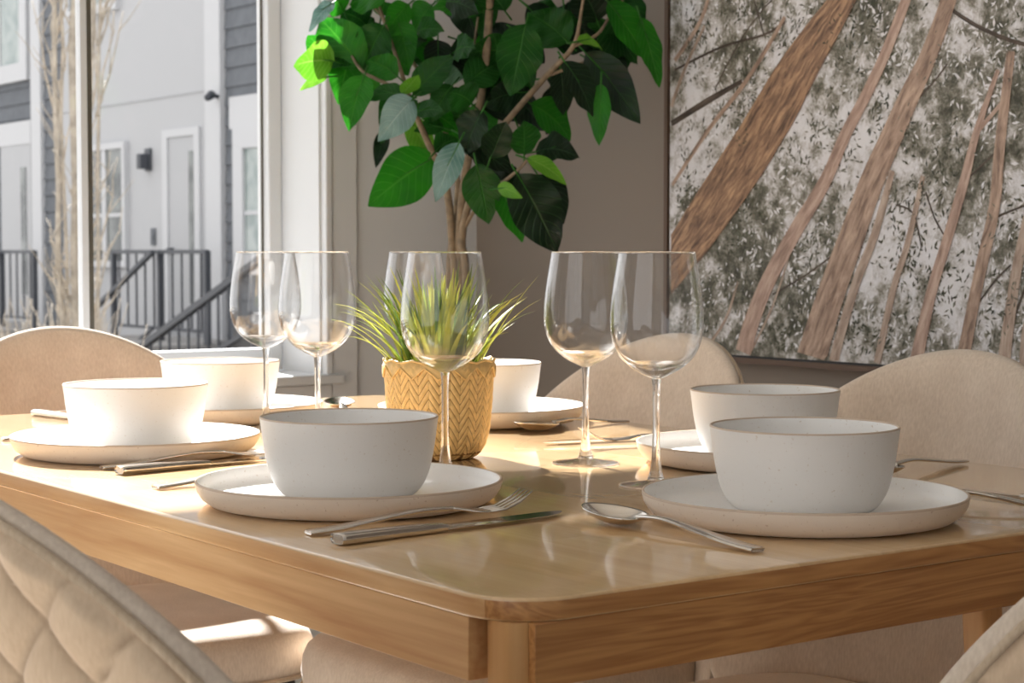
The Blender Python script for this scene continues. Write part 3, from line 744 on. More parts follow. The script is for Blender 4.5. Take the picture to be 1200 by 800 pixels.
tag(o, 'small grey panel on the white house beside its door', 'doorbell')

def porch(y_mid, x_out, label_p, label_r, depth=0.65):
    """landing with steps that go down along the front and an iron railing"""
    p = thing('porch', (FX, y_mid, GZ)); tag(p, label_p, 'porch', 'porches')
    mb = MB(); mb.box(x_out - FX, -1.0, 0, -0.06, 1.30, 0.10 - GZ); mb.build('landing', M['porch'], p)
    mb = MB()
    for k in range(5):
        mb.box(x_out - FX - 0.95, 0.02 + 0.28 * k, 0, x_out - FX - 0.002, 0.02 + 0.28 * (k + 1), 0.10 - GZ - 0.11 * k - 0.0)
    mb.box(x_out - FX - 0.95, -1.0, 0, x_out - FX - 0.002, 0.0, 0.10 - GZ)
    mb.build('steps', M['porch'], p)
    r = thing('iron_railing', (x_out + 0.03, y_mid, 0.10)); tag(r, label_r, 'railing', 'iron porch railings')
    H = 0.87
    for nm, y in (('post', -1.0), ('post', 0.0), ('post', 1.1)):
        mb = MB(); mb.bar((0, y, 0.0), (0, y, H + 0.01), 0.055, 0.055); mb.build('post', M['iron'], r)
    mb = MB(); mb.bar((0, -1.0, H), (0, 1.1, H), 0.05, 0.04); mb.build('top_rail', M['iron'], r)
    mb = MB(); mb.bar((0, -1.0, 0.12), (0, 1.1, 0.12), 0.03, 0.03); mb.build('bottom_rail', M['iron'], r)
    mb = MB()
    y = -0.88
    while y < 1.05:
        if abs(y) > 0.05: mb.bar((0, y, 0.12), (0, y, H), 0.017, 0.017)
        y += 0.205
    mb.build('balusters', M['iron'], r)
    mb = MB(); mb.bar((-0.08, 0, H), (-0.08, 1.9, H - 0.80), 0.05, 0.04); mb.bar((-0.08, 0.02, 0.12), (-0.08, 1.9, -0.66), 0.03, 0.03)
    mb.build('hand_rail', M['iron'], r)
    return p, r
porch(15.65, 7.15, 'concrete porch below the door of the white house', 'dark iron railing on the porch of the white house')
porch(19.9, 7.15, 'concrete porch behind the bare tree, beside the grey house', 'dark iron railing behind the bare tree')
# steps and handrail of the nearer entrance
p = thing('entry_steps', (5.9, 12.4, GZ - .0)); tag(p, 'dark flight of steps beside the right window frame', 'steps')
mb = MB()
for k in range(7):
    mb.box(-0.1, -1.2 + 0.28 * k, 0.0, 1.1, -1.2 + 0.28 * (k + 1), 0.86 - 0.12 * k)
mb.build('treads', M['dark_step'], p)
r = thing('iron_railing', (5.75, 12.4, GZ)); tag(r, 'dark sloping handrail on the steps beside the right window frame', 'railing')
mb = MB(); mb.bar((0, -1.6, 1.42), (0, 2.4, 0.0), 0.06, 0.05); mb.build('hand_rail', M['iron'], r)
mb = MB(); mb.bar((0, -1.6, .95), (0, 1.2, 0.02), 0.035, 0.035); mb.build('bottom_rail', M['iron'], r)
mb = MB()
for k in range(15):
    y = -1.45 + 0.17 * k; zt = 1.42 - (y + 1.6) * .355; zb = .95 - (y + 1.6) * .332
    mb.bar((0, y, zb), (0, y, zt), 0.017, 0.017)
mb.build('balusters', M['iron'], r)

# bare tree in front of the houses
random.seed(11)
M['bark'] = plain('pale_bark', lin(178, 168, 154), 0.9, bump=0.6, bscale=14, vary=0.38)
tr = thing('bare_tree', (4.13, 10.5, GZ)); tag(tr, 'pale bare tree with several thin trunks in front of the houses', 'tree')
mb = MB(); mb2 = MB()
def limb(m, p, d, L, r0, r1, wob, n=9):
    pts, rs = [], []
    for i in range(n):
        t = i / (n - 1)
        pts.append(Vector(p) + Vector(d) * L * t + Vector((random.uniform(-wob, wob), random.uniform(-wob, wob), 0)))
        rs.append(r0 + (r1 - r0) * t)
    m.tube(pts, rs, 8)
    return pts
for (dx, dy, lx, ly, r0) in ((0, 0, .006, .0, .030), (.07, -.05, .008, -.006, .022), (-.07, .055, -.004, .004, .021), (.12, -.085, .010, -.010, .014), (-.03, .03, -.008, .006, .015), (.03, -.03, .004, .006, .013)):
    pts = limb(mb, (dx, dy, 0), (lx, ly, 1), 6.0, r0, r0 * .55, .02, 14)
    for k in range(18):
        i = random.randint(1, 11); a = random.uniform(0, 2 * PI)
        q = limb(mb2, pts[i], (math.cos(a) * .28, math.sin(a) * .28, .9), random.uniform(.4, .9), .008, .003, .02, 6)
        for _ in range(2):
            a = random.uniform(0, 2 * PI)
            limb(mb2, q[random.randint(2, 4)], (math.cos(a) * .5, math.sin(a) * .5, .7), .35, .004, .002, .01, 4)
mb.build('trunks', M['bark'], tr); mb2.build('twigs', M['bark'], tr)
# dry shrub under it
sh = MB()
for k in range(170):
    a = random.uniform(0, 2 * PI); s = random.uniform(.2, .9)
    limb(sh, (random.uniform(-.5, .5), random.uniform(-.5, .5), 0), (math.cos(a) * s * .6, math.sin(a) * s * .6, 1), random.uniform(.5, 1.1), .008, .003, .02, 5)
o = sh.build('dry_shrub', M['bark']); o.location = (4.6, 12.2, GZ)
tag(o, 'leafless brown shrub at the foot of the bare tree', 'shrub')

# ------------------------------------------------------------------ dining table
TW, TL = 0.85, 1.48
tb = thing('dining_table', (TW / 2, TL / 2, 0))
tag(tb, 'light oak dining table laid for six, with rounded corners', 'table')
def rrect(x0, y0, x1, y1, r, n=8):
    pts = []
    for cx, cy, a0 in ((x1 - r, y1 - r, 0), (x0 + r, y1 - r, 90), (x0 + r, y0 + r, 180), (x1 - r, y0 + r, 270)):
        for k in range(n + 1):
            a = math.radians(a0 + 90 * k / n); pts.append((cx + r * math.cos(a), cy + r * math.sin(a)))
    return pts
mb = MB(); rings = []
for ins, z in ((.0022, .7345), (.0010, .7349), (.0003, .7358), (0, .738), (0, .7478), (.0004, .7490), (.0012, .7497), (.0024, .75)):
    rings.append([(x - TW / 2, y - TL / 2, z) for x, y in rrect(ins, ins, TW - ins, TL - ins, .050 - ins * .8)])
mb.loft(rings)
o = mb.build('tabletop', [M['oak_top'], M['oak_end_shaded'], M['oak_side']], tb); o.data.set_sharp_from_angle(angle=math.radians(50))
for p in o.data.polygons:
    if p.center.z < .7480 and abs(p.normal.z) < .5: p.material_index = 1 if abs(p.normal.y) > .45 else 2
AZ0, AZ1 = .6925, .7344
def apron(x0, y0, x1, y1, m):
    mb = MB(); mb.box(x0 - TW / 2, y0 - TL / 2, AZ0, x1 - TW / 2, y1 - TL / 2, AZ1)
    return mb.build('apron', m, tb, bevel=.0006)
apron(.002, .0465, .022, TL - .0465, M['oak_side']); apron(TW - .022, .0465, TW - .002, TL - .0465, M['oak_side'])
apron(.0225, .002, .5145, .0092, M['oak_end_shaded']); apron(.5155, .002, TW - .0225, .0092, M['oak_end_shaded'])
apron(.0225, TL - .0092, TW - .0225, TL - .002, M['oak_end_shaded'])
for sx in (0, 1):
    for sy in (0, 1):
        mb = MB(); rr = []
        for z, t in ((0, .022), (.03, .023), (.60, .0325), (AZ1, .034)):
            ring = []
            for x, y in rrect(0, 0, t, t, .011, 5):
                px, py = .0098 + x, .0098 + y
                ring.append(((px if sx == 0 else TW - px) - TW / 2, (py if sy == 0 else TL - py) - TL / 2, z))
            rr.append(ring)
        mb.loft(rr); o = mb.build('leg', M['oak_leg'], tb); o.data.set_sharp_from_angle(angle=math.radians(60))
mb = MB(); rr = []
for z, t, dx in ((0, .016, .055), (AZ1, .026, 0)):
    rr.append([(.512 + dx + x - TW / 2, .050 + y - TL / 2, z) for x, y in rrect(0, 0, t, t, .004, 3)])
mb.loft(rr); o = mb.build('support_leg', M['oak_leg'], tb); o.data.set_sharp_from_angle(angle=math.radians(40))

# ------------------------------------------------------------------ dining chairs
CTOP, CR = 0.857, 0.255
def chair_outline(n=200):
    pts = []
    cz = CTOP - CR
    for k in range(61):
        pts.append((CR * math.sin(math.radians(-90 + 180 * k / 60)), cz + CR * math.cos(math.radians(-90 + 180 * k / 60))))
    for k in range(1, 12): pts.append((CR - .012 * k / 11, cz - (cz - .45) * k / 11))
    for k in range(1, 9):
        a = math.radians(90 * k / 8); pts.append((CR - .012 - .07 + .07 * math.cos(a), .45 - .06 * math.sin(a)))
    for k in range(1, 10): pts.append((.168 - .336 * k / 9, .39))
    for k in range(1, 9):
        a = math.radians(90 * k / 8); pts.append((-.168 - .07 * math.sin(a), .45 - .06 * math.cos(a)))
    for k in range(1, 11): pts.append((-CR + .012 * (11 - k) / 11, .45 + (cz - .45) * k / 11))
    # even resampling
    P2 = [Vector((a, b, 0)) for a, b in pts]; P2.append(P2[0])
    L = [0]
    for i in range(1, len(P2)): L.append(L[-1] + (P2[i] - P2[i - 1]).length)
    out = []; j = 0
    for k in range(n):
        s = L[-1] * k / n
        while L[j + 1] < s: j += 1
        t = (s - L[j]) / max(1e-9, L[j + 1] - L[j]); q = P2[j].lerp(P2[j + 1], t); out.append((q.x, q.y))
    return out
def chair_fw(w, z): return .10 * (w / .25) ** 2 - .20 * (z - .47)
def make_chair():
    c = thing('dining_chair')
    OC = (0.0, .615); OL = chair_outline(360)
    def ring(rho, off):
        r = []
        for w, z in OL:
            a = OC[0] + (w - OC[0]) * rho; b = OC[1] + (z - OC[1]) * rho
            r.append((chair_fw(a, b) + off(a, b, rho), a, b))
        return r
    half = .012
    edge = lambda rho: half * math.sqrt(max(0, 1 - ((rho - .93) / .07) ** 2)) if rho > .93 else half
    # inner pad and rolled rim, back to the piping line
    mb = MB(); rings = []
    for k in range(14): rings.append(ring(.02 + .91 * k / 13, lambda a, b, r: half + .010 * (1 - r * r)))
    for k in range(1, 9): rings.append(ring(.93 + .07 * math.sin(math.radians(90 * k / 8)), lambda a, b, r: edge(r)))
    for k in range(7, -1, -1): rings.append(ring(.93 + .07 * math.sin(math.radians(90 * k / 8)), lambda a, b, r: -edge(r)))
    mb.loft(rings, cap1=False); mb.build('backrest', M['fabric'], c)
    # quilted outer panel
    def quilt(a, b, r):
        u = a / .050 + b / .068; v = a / .050 - b / .068
        q = abs(math.sin(PI * u)) * abs(math.sin(PI * v))
        e = min(1, max(0, (.978 - r) / .022))
        return -half + .001 - e * (.0105 * q ** .36 + .0008)
    mb = MB(); rings = [ring(.02 + .962 * k / 96, quilt) for k in range(97)]
    mb.loft(rings, cap1=False); o = mb.build('back_panel', M['fabric_quilt'], c)
    sa = o.data.attributes.new('stitch', 'FLOAT', 'POINT')
    for i, v in enumerate(o.data.vertices):
        a, b = v.co.y, v.co.z
        d = min(abs(math.sin(PI * (a / .050 + b / .068))), abs(math.sin(PI * (a / .050 - b / .068))))
        sa.data[i].value = max(0.0, 1.0 - d / .22) * .75
    mb = MB()
    pr = ring(.980, lambda a, b, r: -half * .74 - .001)
    mb.tube(pr, .0032, 8, closed=True); mb.build('piping', M['piping'], c)
    # seat cushion
    def seat_ring(ins, z):
        r = []
        for k in range(72):
            a = 2 * PI * k / 72; ca, sa = math.cos(a), math.sin(a); e = 2 / 4.2
            x = .235 + (.225 - ins) * math.copysign(abs(ca) ** e, ca)
            w = (.222 - ins) * math.copysign(abs(sa) ** e, sa) * (1 - .10 * (1 - (x / .46)))
            r.append((x, w, z))
        return r
    mb = MB()
    pf = [(.03, .398), (.006, .400), (.000, .408), (-.002, .425), (0, .445), (.005, .458), (.014, .467), (.030, .4725), (.06, .475), (.10, .477), (.16, .478), (.21, .4785)]
    mb.loft([seat_ring(i, z) for i, z in pf]); mb.build('seat', M['fabric'], c)
    mb = MB(); mb.tube(seat_ring(-.001, .404), .0032, 8, closed=True); mb.build('seat_welt', M['piping'], c)
    for sx, sw in ((1, 1), (1, -1), (-1, 1), (-1, -1)):
        mb = MB()
        x0 = .235 + sx * .15; w0 = sw * .165
        mb.tube([(x0, w0, .402), (x0 + sx * .02, w0 * 1.12, .2), (x0 + sx * .04, w0 * 1.24, .0)], [.015, .0125, .009], 14)
        mb.build('leg', M['black_metal'], c)
    return c
chair = make_chair()
CG = 'upholstered chairs around the dining table'
spots = [(-.268, .100, .05, 'quilted beige dining chair in the front left corner, its back to us'),
         (.418, -.240, 1.50, 'cream dining chair at the near short end, only one shoulder of its back showing'),
         (.41, 1.662, -1.66, 'cream dining chair at the far end below the window, rim lit by sun'),
         (.955, 1.0, 3.17, 'cream dining chair behind the pair of wine glasses, by the taupe wall'),
         (.935, .48, 3.17, 'cream dining chair behind the stoneware bowls, under the forest print')]
for i, (x, y, a, lab) in enumerate(spots):
    c = chair if i == 0 else copy_tree(chair)
    c.location = (x, y, 0); c.rotation_euler = (0, 0, a)
    tag(c, lab, 'chair', CG)

# ------------------------------------------------------------------ plates and bowls
def make_plate():
    prof = [(.002, 0), (.102, 0), (.112, .0006), (.1210, .0026), (.1280, .0075), (.1322, .0140), (.1338, .0208), (.1338, .0222), (.1328, .0227),
            (.1316, .0222), (.1300, .0150), (.1272, .0098), (.1215, .0072), (.108, .0064), (.05, .0062), (.002, .0062)]
    mats = [1] * 6 + [2, 2, 2] + [0] * 6
    mb = MB(); mb.lathe(prof, 96, mats=mats)
    return mb.build('dinner_plate', [M['glaze'], M['stone'], M['rim']])
def make_bowl():
    body = [(.053, .0007), (.0590, .0040), (.0655, .0122), (.0705, .025), (.0744, .044), (.0770, .064)]
    prof = [(.002, 0), (.050, 0)] + body + [(.0779, .0693), (.0774, .0706), (.0764, .0706), (.0755, .0695), (.0742, .058), (.0712, .034), (.065, .017), (.052, .0085), (.03, .0062), (.002, .006)]
    prof2 = []
    prof2 = [(.002, 0), (.050, 0)] + smooth_prof(body + [(.0779, .0693)], 3) + [(.0774, .0706), (.0764, .0706)] + smooth_prof([(.0755, .0695), (.0742, .058), (.0712, .034), (.065, .017), (.052, .0085), (.03, .0062), (.002, .006)], 3)
    n = len(prof2) - 1
    mats = [0] * n
    k = 2 + 18
    mats[k - 0] = 1; mats[k + 1] = 1; mats[k + 2] = 1
    for j in range(k + 3, n): mats[j] = 2
    mb = MB(); mb.lathe(prof2, 96, mats=mats)
    return mb.build('bowl', [M['bowl_out'], M['rim'], M['glaze']])
SET = [(.159, .454, 'at the front left place, over the fork and knife'),
       (.177, .932, 'at the middle of the left long side, lit by sun'),
       (.416, .156, 'at the near right place, largest in the photo'),
       (.445, 1.255, 'at the far end place below the window'),
       (.700, 1.020, 'half hidden behind the basket of grass'),
       (.671, .466, 'at the right long side, just behind the nearest bowl')]
pl = make_plate(); bw = make_bowl()
for i, (x, y, s) in enumerate(SET):
    p = pl if i == 0 else pl.copy()
    if i: COL.objects.link(p)
    p.location = (x, y, TT + .0003); p.rotation_euler = (0, 0, i * 1.3)
    tag(p, 'round off-white stoneware plate ' + s, 'plate', 'dinner plates on the table')
    b = bw if i == 0 else bw.copy()
    if i: COL.objects.link(b)
    b.location = (x, y, TT + .0068); b.rotation_euler = (0, 0, i * .7)
    tag(b, 'white bowl on the plate ' + s, 'bowl', 'bowls on the plates')

# ------------------------------------------------------------------ wine glasses
def make_glass():
    g = thing('wine_glass')
    outer = smooth_prof([(.0048, .101), (.0105, .1035), (.021, .109), (.0315, .1175), (.0392, .129), (.0432, .143), (.0440, .156), (.0430, .172), (.0408, .190), (.0380, .207), (.0360, .2196)], 5)
    inner = smooth_prof([(.0352, .2196), (.0372, .207), (.0400, .190), (.0422, .172), (.0432, .156), (.0423, .143), (.0381, .1295), (.0300, .1195), (.019, .1125), (.008, .1090), (.0012, .1085)], 5)
    prof = outer + [(.0357, .22)] + inner
    mats = []
    for i in range(len(prof) - 1):
        zz = (prof[i][1] + prof[i + 1][1]) / 2
        mats.append(1 if zz < .1165 or zz > .2180 else 0)
    mb = MB(); mb.lathe(prof, 80, mats=mats, cap0=True, cap1=True)
    mb.build('bowl', [M['thin_glass'], M['base_glass']], g)
    st = smooth_prof([(.0085, .0055), (.0058, .014), (.0040, .030), (.0034, .055), (.0034, .080), (.0038, .095), (.0047, .1009)], 5)
    mb = MB(); mb.lathe(st, 28); mb.build('stem', M['solid_glass'], g)
    ft = [(.002, 0), (.0345, 0), (.0352, .0006), (.0350, .0012), (.030, .0019), (.020, .0031), (.012, .0046), (.0087, .0054), (.002, .0054)]
    mb = MB(); mb.lathe(ft, 64); mb.build('foot', M['solid_glass'], g)
    return g
gl = make_glass()
GS = [(.346, .581, 'wine glass in front of the basket of grass'),
      (.454, .387, 'wine glass nearest on the right, just behind the spoon bowl'),
      (.515, .570, 'wine glass partly behind the right one, its foot in full view'),
      (.381, .891, 'wine glass right of the two standing before the window frame'),
      (.422, 1.088, 'wine glass left of the two, seen against the window'),
      (.737, 1.232, 'wine glass mostly hidden behind the basket, its grass and the front glass')]
for i, (x, y, lab) in enumerate(GS):
    g = gl if i == 0 else copy_tree(gl)
    g.location = (x, y, TT + .0003); tag(g, 'clear empty ' + lab, 'wine glass', 'wine glasses on the table')

# ------------------------------------------------------------------ cutlery (handle end at the origin, pointing along +x)
def strip(mb, st, mat=0):
    """st: (x, half width, z middle, half thickness) stations -> a flat rounded bar"""
    rings = []
    for x, w, z, t in st:
        r = []
        for k in range(12):
            a = 2 * PI * k / 12; ca, sa = math.cos(a), math.sin(a)
            r.append((x, w * math.copysign(abs(ca) ** .45, ca), z + t * math.copysign(abs(sa) ** .7, sa)))
        rings.append(r)
    mb.loft(rings)
def make_fork():
    f = thing('fork')
    mb = MB(); strip(mb, smooth_prof([(0, .006, .0022, .0012), (.003, .0078, .0024, .0016), (.03, .0080, .0042, .0017), (.07, .0058, .0092, .0017), (.10, .0042, .0122, .0017), (.128, .0034, .0118, .0018)], 4))
    mb.build('handle', M['steel'], f).data.set_sharp_from_angle(angle=math.radians(48))
    mb = MB()
    strip(mb, smooth_prof([(.127, .0034, .0119, .0016), (.136, .0060, .0105, .0013), (.145, .0108, .0090, .0011), (.152, .0122, .0084, .0010), (.160, .0123, .0082, .0009)], 3))
    for k in range(4):
        yy = (-1.5 + k) * .00645
        st = [(.158, yy, .0082), (.172, yy, .0092), (.186, yy * 1.0, .0148), (.198, yy * 1.0, .0225)]
        rings = []
        for i, (x, y, z) in enumerate(st):
            w = (.0020, .0019, .0017, .0010)[i]; t = (.0010, .001, .0009, .0006)[i]
            rings.append([(x, y - w, z - t), (x, y + w, z - t), (x, y + w, z + t), (x, y - w, z + t)])
        mb.loft(rings)
    mb.build('head', M['steel'], f)
    return f
def make_spoon():
    f = thing('spoon')
    mb = MB(); strip(mb, smooth_prof([(0, .006, .0022, .0012), (.003, .0080, .0024, .0016), (.03, .0082, .0040, .0017), (.07, .0060, .0085, .0017), (.105, .0042, .0120, .0017), (.136, .0036, .0102, .0018)], 4))
    mb.build('handle', M['steel'], f).data.set_sharp_from_angle(angle=math.radians(48))
    mb = MB()
    def sp(r, a, side):
        ca, sa = math.cos(a), math.sin(a)
        x = .168 + .0345 * r * ca; w = (.0215 - .0035 * ca) * r * sa
        z = .0112 - .0088 * (1 - r ** 2.2) + .004 * ((x - .168) / .034) * 0.6
        return (x, w, z + (.0007 if side else -.0007))
    rings = []
    for r in (.03, .25, .5, .7, .85, .95, 1.0): rings.append([sp(r, 2 * PI * k / 40, True) for k in range(40)])
    for r in (1.0, .95, .85, .7, .5, .25, .03): rings.append([sp(r, 2 * PI * k / 40, False) for k in range(40)])
    mb.loft(rings); mb.build('spoon_bowl', M['steel'], f)
    return f
def make_knife():
    f = thing('table_knife')
    mb = MB(); strip(mb, smooth_prof([(0, .0078, .0044, .0036), (.002, .0090, .0044, .0042), (.04, .0088, .0043, .0041), (.085, .0080, .0040, .0036), (.102, .0074, .0036, .0028)], 4))
    mb.build('handle', M['steel'], f).data.set_sharp_from_angle(angle=math.radians(48))
    mb = MB()
    rings = []
    for x, a, b, t in ((.100, -.0072, .0072, .0018), (.112, -.0085, .0076, .0013), (.17, -.0100, .0078, .0011), (.205, -.0090, .0078, .0010), (.222, -.0045, .0074, .0008), (.233, .0035, .0058, .0005)):
        rings.append([(x, a, .0030 - t * .3), (x, b, .0030 - t), (x, b, .0030 + t), (x, a, .0030 + t * .3)])
    mb.loft(rings); o = mb.build('blade', M['steel_blade'], f); o.data.set_sharp_from_angle(angle=math.radians(25))
    return f
fk, sp_, kn = make_fork(), make_spoon(), make_knife()
used = set()
def lay(proto, frm, to, label, cat, group, roll=0.0, lift=0.0):
    c = proto if proto.name not in used else copy_tree(proto)
    used.add(proto.name)
    c.location = (frm[0], frm[1], TT + .0004 + lift)
    c.rotation_euler = (0, roll, math.atan2(to[1] - frm[1], to[0] - frm[0]))
    tag(c, label, cat, group)
FG, KG, SG = 'forks on the table', 'table knives on the table', 'spoons on the table'
lay(kn, (.033, .262), (.275, .284), 'steel knife lying before the front left plate, under a fork', 'knife', KG)
lay(fk, (.038, .316), (.226, .298), 'steel fork resting across the knife before the front left plate', 'fork', FG)
lay(sp_, (.062, .640), (.27, .652), 'steel spoon between the two left plates, only its handle end showing', 'spoon', SG)
lay(kn, (.083, .765), (.31, .792), 'steel knife in the sun before the middle left plate', 'knife', KG)
lay(fk, (.085, .814), (.27, .786), 'steel fork on the knife before the middle left plate', 'fork', FG)
lay(sp_, (.108, 1.150), (.31, 1.10), 'steel spoon at the left table edge, behind the middle left plate', 'spoon', SG)
lay(sp_, (.262, .050), (.264, .26), 'steel spoon in front between the two nearest plates, bowl towards the glasses', 'spoon', SG)
lay(kn, (.650, .014), (.648, .25), 'steel knife at the right picture edge, farther from the nearest plate than the fork', 'knife', KG)
lay(fk, (.600, .012), (.560, .210), 'steel fork at the right picture edge, close beside the nearest plate', 'fork', FG)
lay(kn, (.265, 1.440), (.30, 1.21), 'steel knife at the far left table edge beside the far plate', 'knife', KG)
lay(fk, (.300, 1.452), (.27, 1.25), 'steel fork at the far left table edge beside the far plate', 'fork', FG)
lay(sp_, (.570, 1.140), (.665, 1.325), 'steel spoon behind the glass stem, right of the far plate', 'spoon', SG)
lay(sp_, (.838, .893), (.64, .860), 'steel spoon in the sun between the basket and a wine glass', 'spoon', SG)
lay(kn, (.815, .690), (.585, .742), 'steel knife seen behind the stem of the right wine glass', 'knife', KG)
lay(fk, (.790, .628), (.585, .690), 'steel fork behind the foot of the wine glass, nearer than the knife', 'fork', FG)
lay(sp_, (.835, .340), (.64, .303), 'steel spoon handle beyond the nearest bowl, at the right table edge', 'spoon', SG)

# ------------------------------------------------------------------ woven basket with artificial grass
random.seed(5)
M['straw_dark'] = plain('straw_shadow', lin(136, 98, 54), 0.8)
M['straw'] = plain('straw_strip', lin(232, 196, 130), 0.5, bump=0.25, bscale=160, vary=0.25)
M['soil'] = plain('moss_filler', lin(92, 84, 50), 0.95, bump=0.8, bscale=120, vary=0.5)
M['grass_lime'] = leafmat('grass_lime', lin(206, 208, 96), lin(170, 184, 70), .35, .4)
M['grass_green'] = leafmat('grass_green', lin(128, 152, 62), lin(92, 122, 52), .3, .4)
bk = thing('woven_basket', (.423, .706, TT + .0003)); tag(bk, 'woven straw basket standing in the middle of the table', 'basket')
def bk_r(z):
    pts = ((0, .0345), (.003, .0400), (.008, .0448), (.016, .0490), (.03, .0528), (.06, .0556), (.085, .0570), (.105, .0585))
    for (a, ra), (b, rb) in zip(pts, pts[1:]):
        if z <= b: return ra + (rb - ra) * (z - a) / (b - a)
    return pts[-1][1]
mb = MB(); zs = [0, .003, .008, .016, .03, .05, .07, .09, .102]
prof = [(.002, 0)] + [(bk_r(z) - .0012, z) for z in zs] + [(bk_r(.102) - .003, .102), (bk_r(.05) - .0035, .05), (.045, .006), (.002, .005)]
mb.lathe(prof, 72); mb.build('liner', M['straw_dark'], bk)
mb = MB(); NC = 32; rowh = .0098
for c in range(NC):
    s = 1 if c % 2 else -1
    a0 = 2 * PI * c / NC; a1 = 2 * PI * (c + 1) / NC
    z = -.010
    while z < .109:
        g = []
        for i in range(5):
            u = i / 4; row = []
            for j in range(4):
                v = j / 3
                aa = a0 + (a1 - a0) * (u * .98 + .01)
                zz = z + rowh * (v * .90 + .05) + s * (u - .5) * .0165
                zz = min(max(zz, .0005), .1005)
                rr = bk_r(zz) + .0017 * math.sin(PI * (.10 + .80 * v)) * math.sin(PI * (.08 + .84 * u)) + .0002
                row.append((rr * math.cos(aa), rr * math.sin(aa), zz))
            g.append(row)
        zz_ = [p[2] for r in g for p in r]
        if max(zz_) - min(zz_) > .008:
            o = len(mb.v); mb.v += [p for r in g for p in r]
            for i in range(4):
                for j in range(3): mb.face((o + i * 4 + j, o + (i + 1) * 4 + j, o + (i + 1) * 4 + j + 1, o + i * 4 + j + 1))
        z += rowh
o = mb.build('weave', M['straw'], bk, fix=False)
mb = MB(); NT = 13; K = NT * 12; inn, out_, bot = [], [], []
for k in range(K):
    a = 2 * PI * k / K; tri = abs(((k / 12) % 1) - .5) * 2
    zt = .1035 + .0028 * (1 - tri) ; zb = .0990 - .0120 * (1 - tri)
    rt_, rb_ = bk_r(.1035) + .0014, bk_r(zb) + .0016
    bot.append((rb_ * math.cos(a), rb_ * math.sin(a), zb)); out_.append((rt_ * math.cos(a), rt_ * math.sin(a), zt))
    inn.append(((rt_ - .0035) * math.cos(a), (rt_ - .0035) * math.sin(a), zt - .0005))
low = [((bk_r(.1) - .003) * math.cos(2 * PI * k / K), (bk_r(.1) - .003) * math.sin(2 * PI * k / K), .095) for k in range(K)]
mb.loft([bot, out_, inn, low], cap0=False, cap1=False); mb.tube([(x * 1.012, y * 1.012, z) for x, y, z in bot], .0011, 6, closed=True); mb.tube([(x * .99, y * .99, z) for x, y, z in out_], .0013, 6, closed=True); mb.build('rim', M['straw'], bk)
mb = MB(); mb.lathe([(.002, .082), (.053, .080), (.0535, .084), (.04, .089), (.002, .092)], 40); mb.build('filler', M['soil'], bk)
mb = MB()
for k in range(200):
    a = random.uniform(0, 2 * PI); r0 = random.uniform(0, .036); lean = random.uniform(.05, 1.0) ** .8
    if k % 3 == 0: lean *= .45
    L = random.uniform(.075, .128) * (1.0 if lean < .6 else 1.05)
    ph = a + random.uniform(-.35, .35); el = PI / 2 - lean * .72; droop = random.uniform(.2, .95) * (.3 + lean)
    p = Vector((r0 * math.cos(a), r0 * math.sin(a), .084)); w0 = random.uniform(.0024, .0042)
    side = Vector((-math.sin(ph), math.cos(ph), 0)); o = len(mb.v); NS = 8; mat = 0 if random.random() < .68 else 1
    for i in range(NS + 1):
        t = i / NS
        e = el - droop * t * t
        d = Vector((math.cos(ph) * math.cos(e), math.sin(ph) * math.cos(e), math.sin(e)))
        w = w0 * (1 - t ** 2.2) + .0002
        nrm = side.cross(d)
        mb.v += [tuple(p - side * w), tuple(p + nrm * w * .35), tuple(p + side * w)]
        p = p + d * L / NS
    for i in range(NS):
        for j in range(2): mb.face((o + i * 3 + j, o + i * 3 + j + 1, o + i * 3 + 4 + j, o + i * 3 + 3 + j), mat)
gr = thing('artificial_grass', (.423, .706, TT + .0003)); gr.parent = None
tag(gr, 'spiky yellow-green artificial grass growing out of the woven basket', 'plant')
mb.build('blades', [M['grass_lime'], M['grass_green']], gr, fix=False)

# ------------------------------------------------------------------ tall leafy plant in the corner
random.seed(8)
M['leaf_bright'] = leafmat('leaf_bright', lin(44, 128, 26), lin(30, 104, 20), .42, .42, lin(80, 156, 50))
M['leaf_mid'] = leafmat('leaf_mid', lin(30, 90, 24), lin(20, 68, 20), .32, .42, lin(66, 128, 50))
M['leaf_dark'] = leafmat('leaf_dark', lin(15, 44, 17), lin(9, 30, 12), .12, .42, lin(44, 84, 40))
M['leaf_sheen'] = leafmat('leaf_sheen', lin(130, 160, 156), lin(72, 112, 104), .1, .3, lin(176, 196, 196))  # pale bluish leaves: a cool sheen painted into the leaf colour
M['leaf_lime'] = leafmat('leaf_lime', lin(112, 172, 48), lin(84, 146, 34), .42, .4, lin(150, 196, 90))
M['plant_bark'] = plain('plant_bark', lin(142, 124, 100), 0.8, bump=0.5, bscale=70, vary=0.45)
M['planter'] = plain('planter_grey', lin(150, 148, 144), 0.6)
PB = (1.203, 1.800)
pt = thing('potted_tree', (PB[0], PB[1], 0)); tag(pt, 'tall artificial tree with big glossy green leaves in the corner by the window', 'plant')
off = Vector((PB[0], PB[1], 0))
mb = MB(); mb.lathe(smooth_prof([(.095, 0), (.12, .10), (.14, .22), (.148, .32), (.152, .34)], 4) + [(.142, .34), (.135, .30), (.002, .29)], 48)
mb.build('planter', M['planter'], pt)
mb = MB()
for i, (pts, rs) in enumerate(STEMS):
    P3 = [Vector(p) - off for p in pts]
    if i in (0, 1, 2, 3):
        q = P3[0]; P3 = [Vector((q.x * .3 + .01 * i, q.y * .3, .29)), Vector((q.x * .7, q.y * .7, .6))] + P3; rs = [rs[0] * 1.1, rs[0] * 1.0] + rs
    sm = smooth_prof([tuple(p) + (r,) for p, r in zip(P3, rs)], 4)
    mb.tube([p[:3] for p in sm], [p[3] for p in sm], 10)
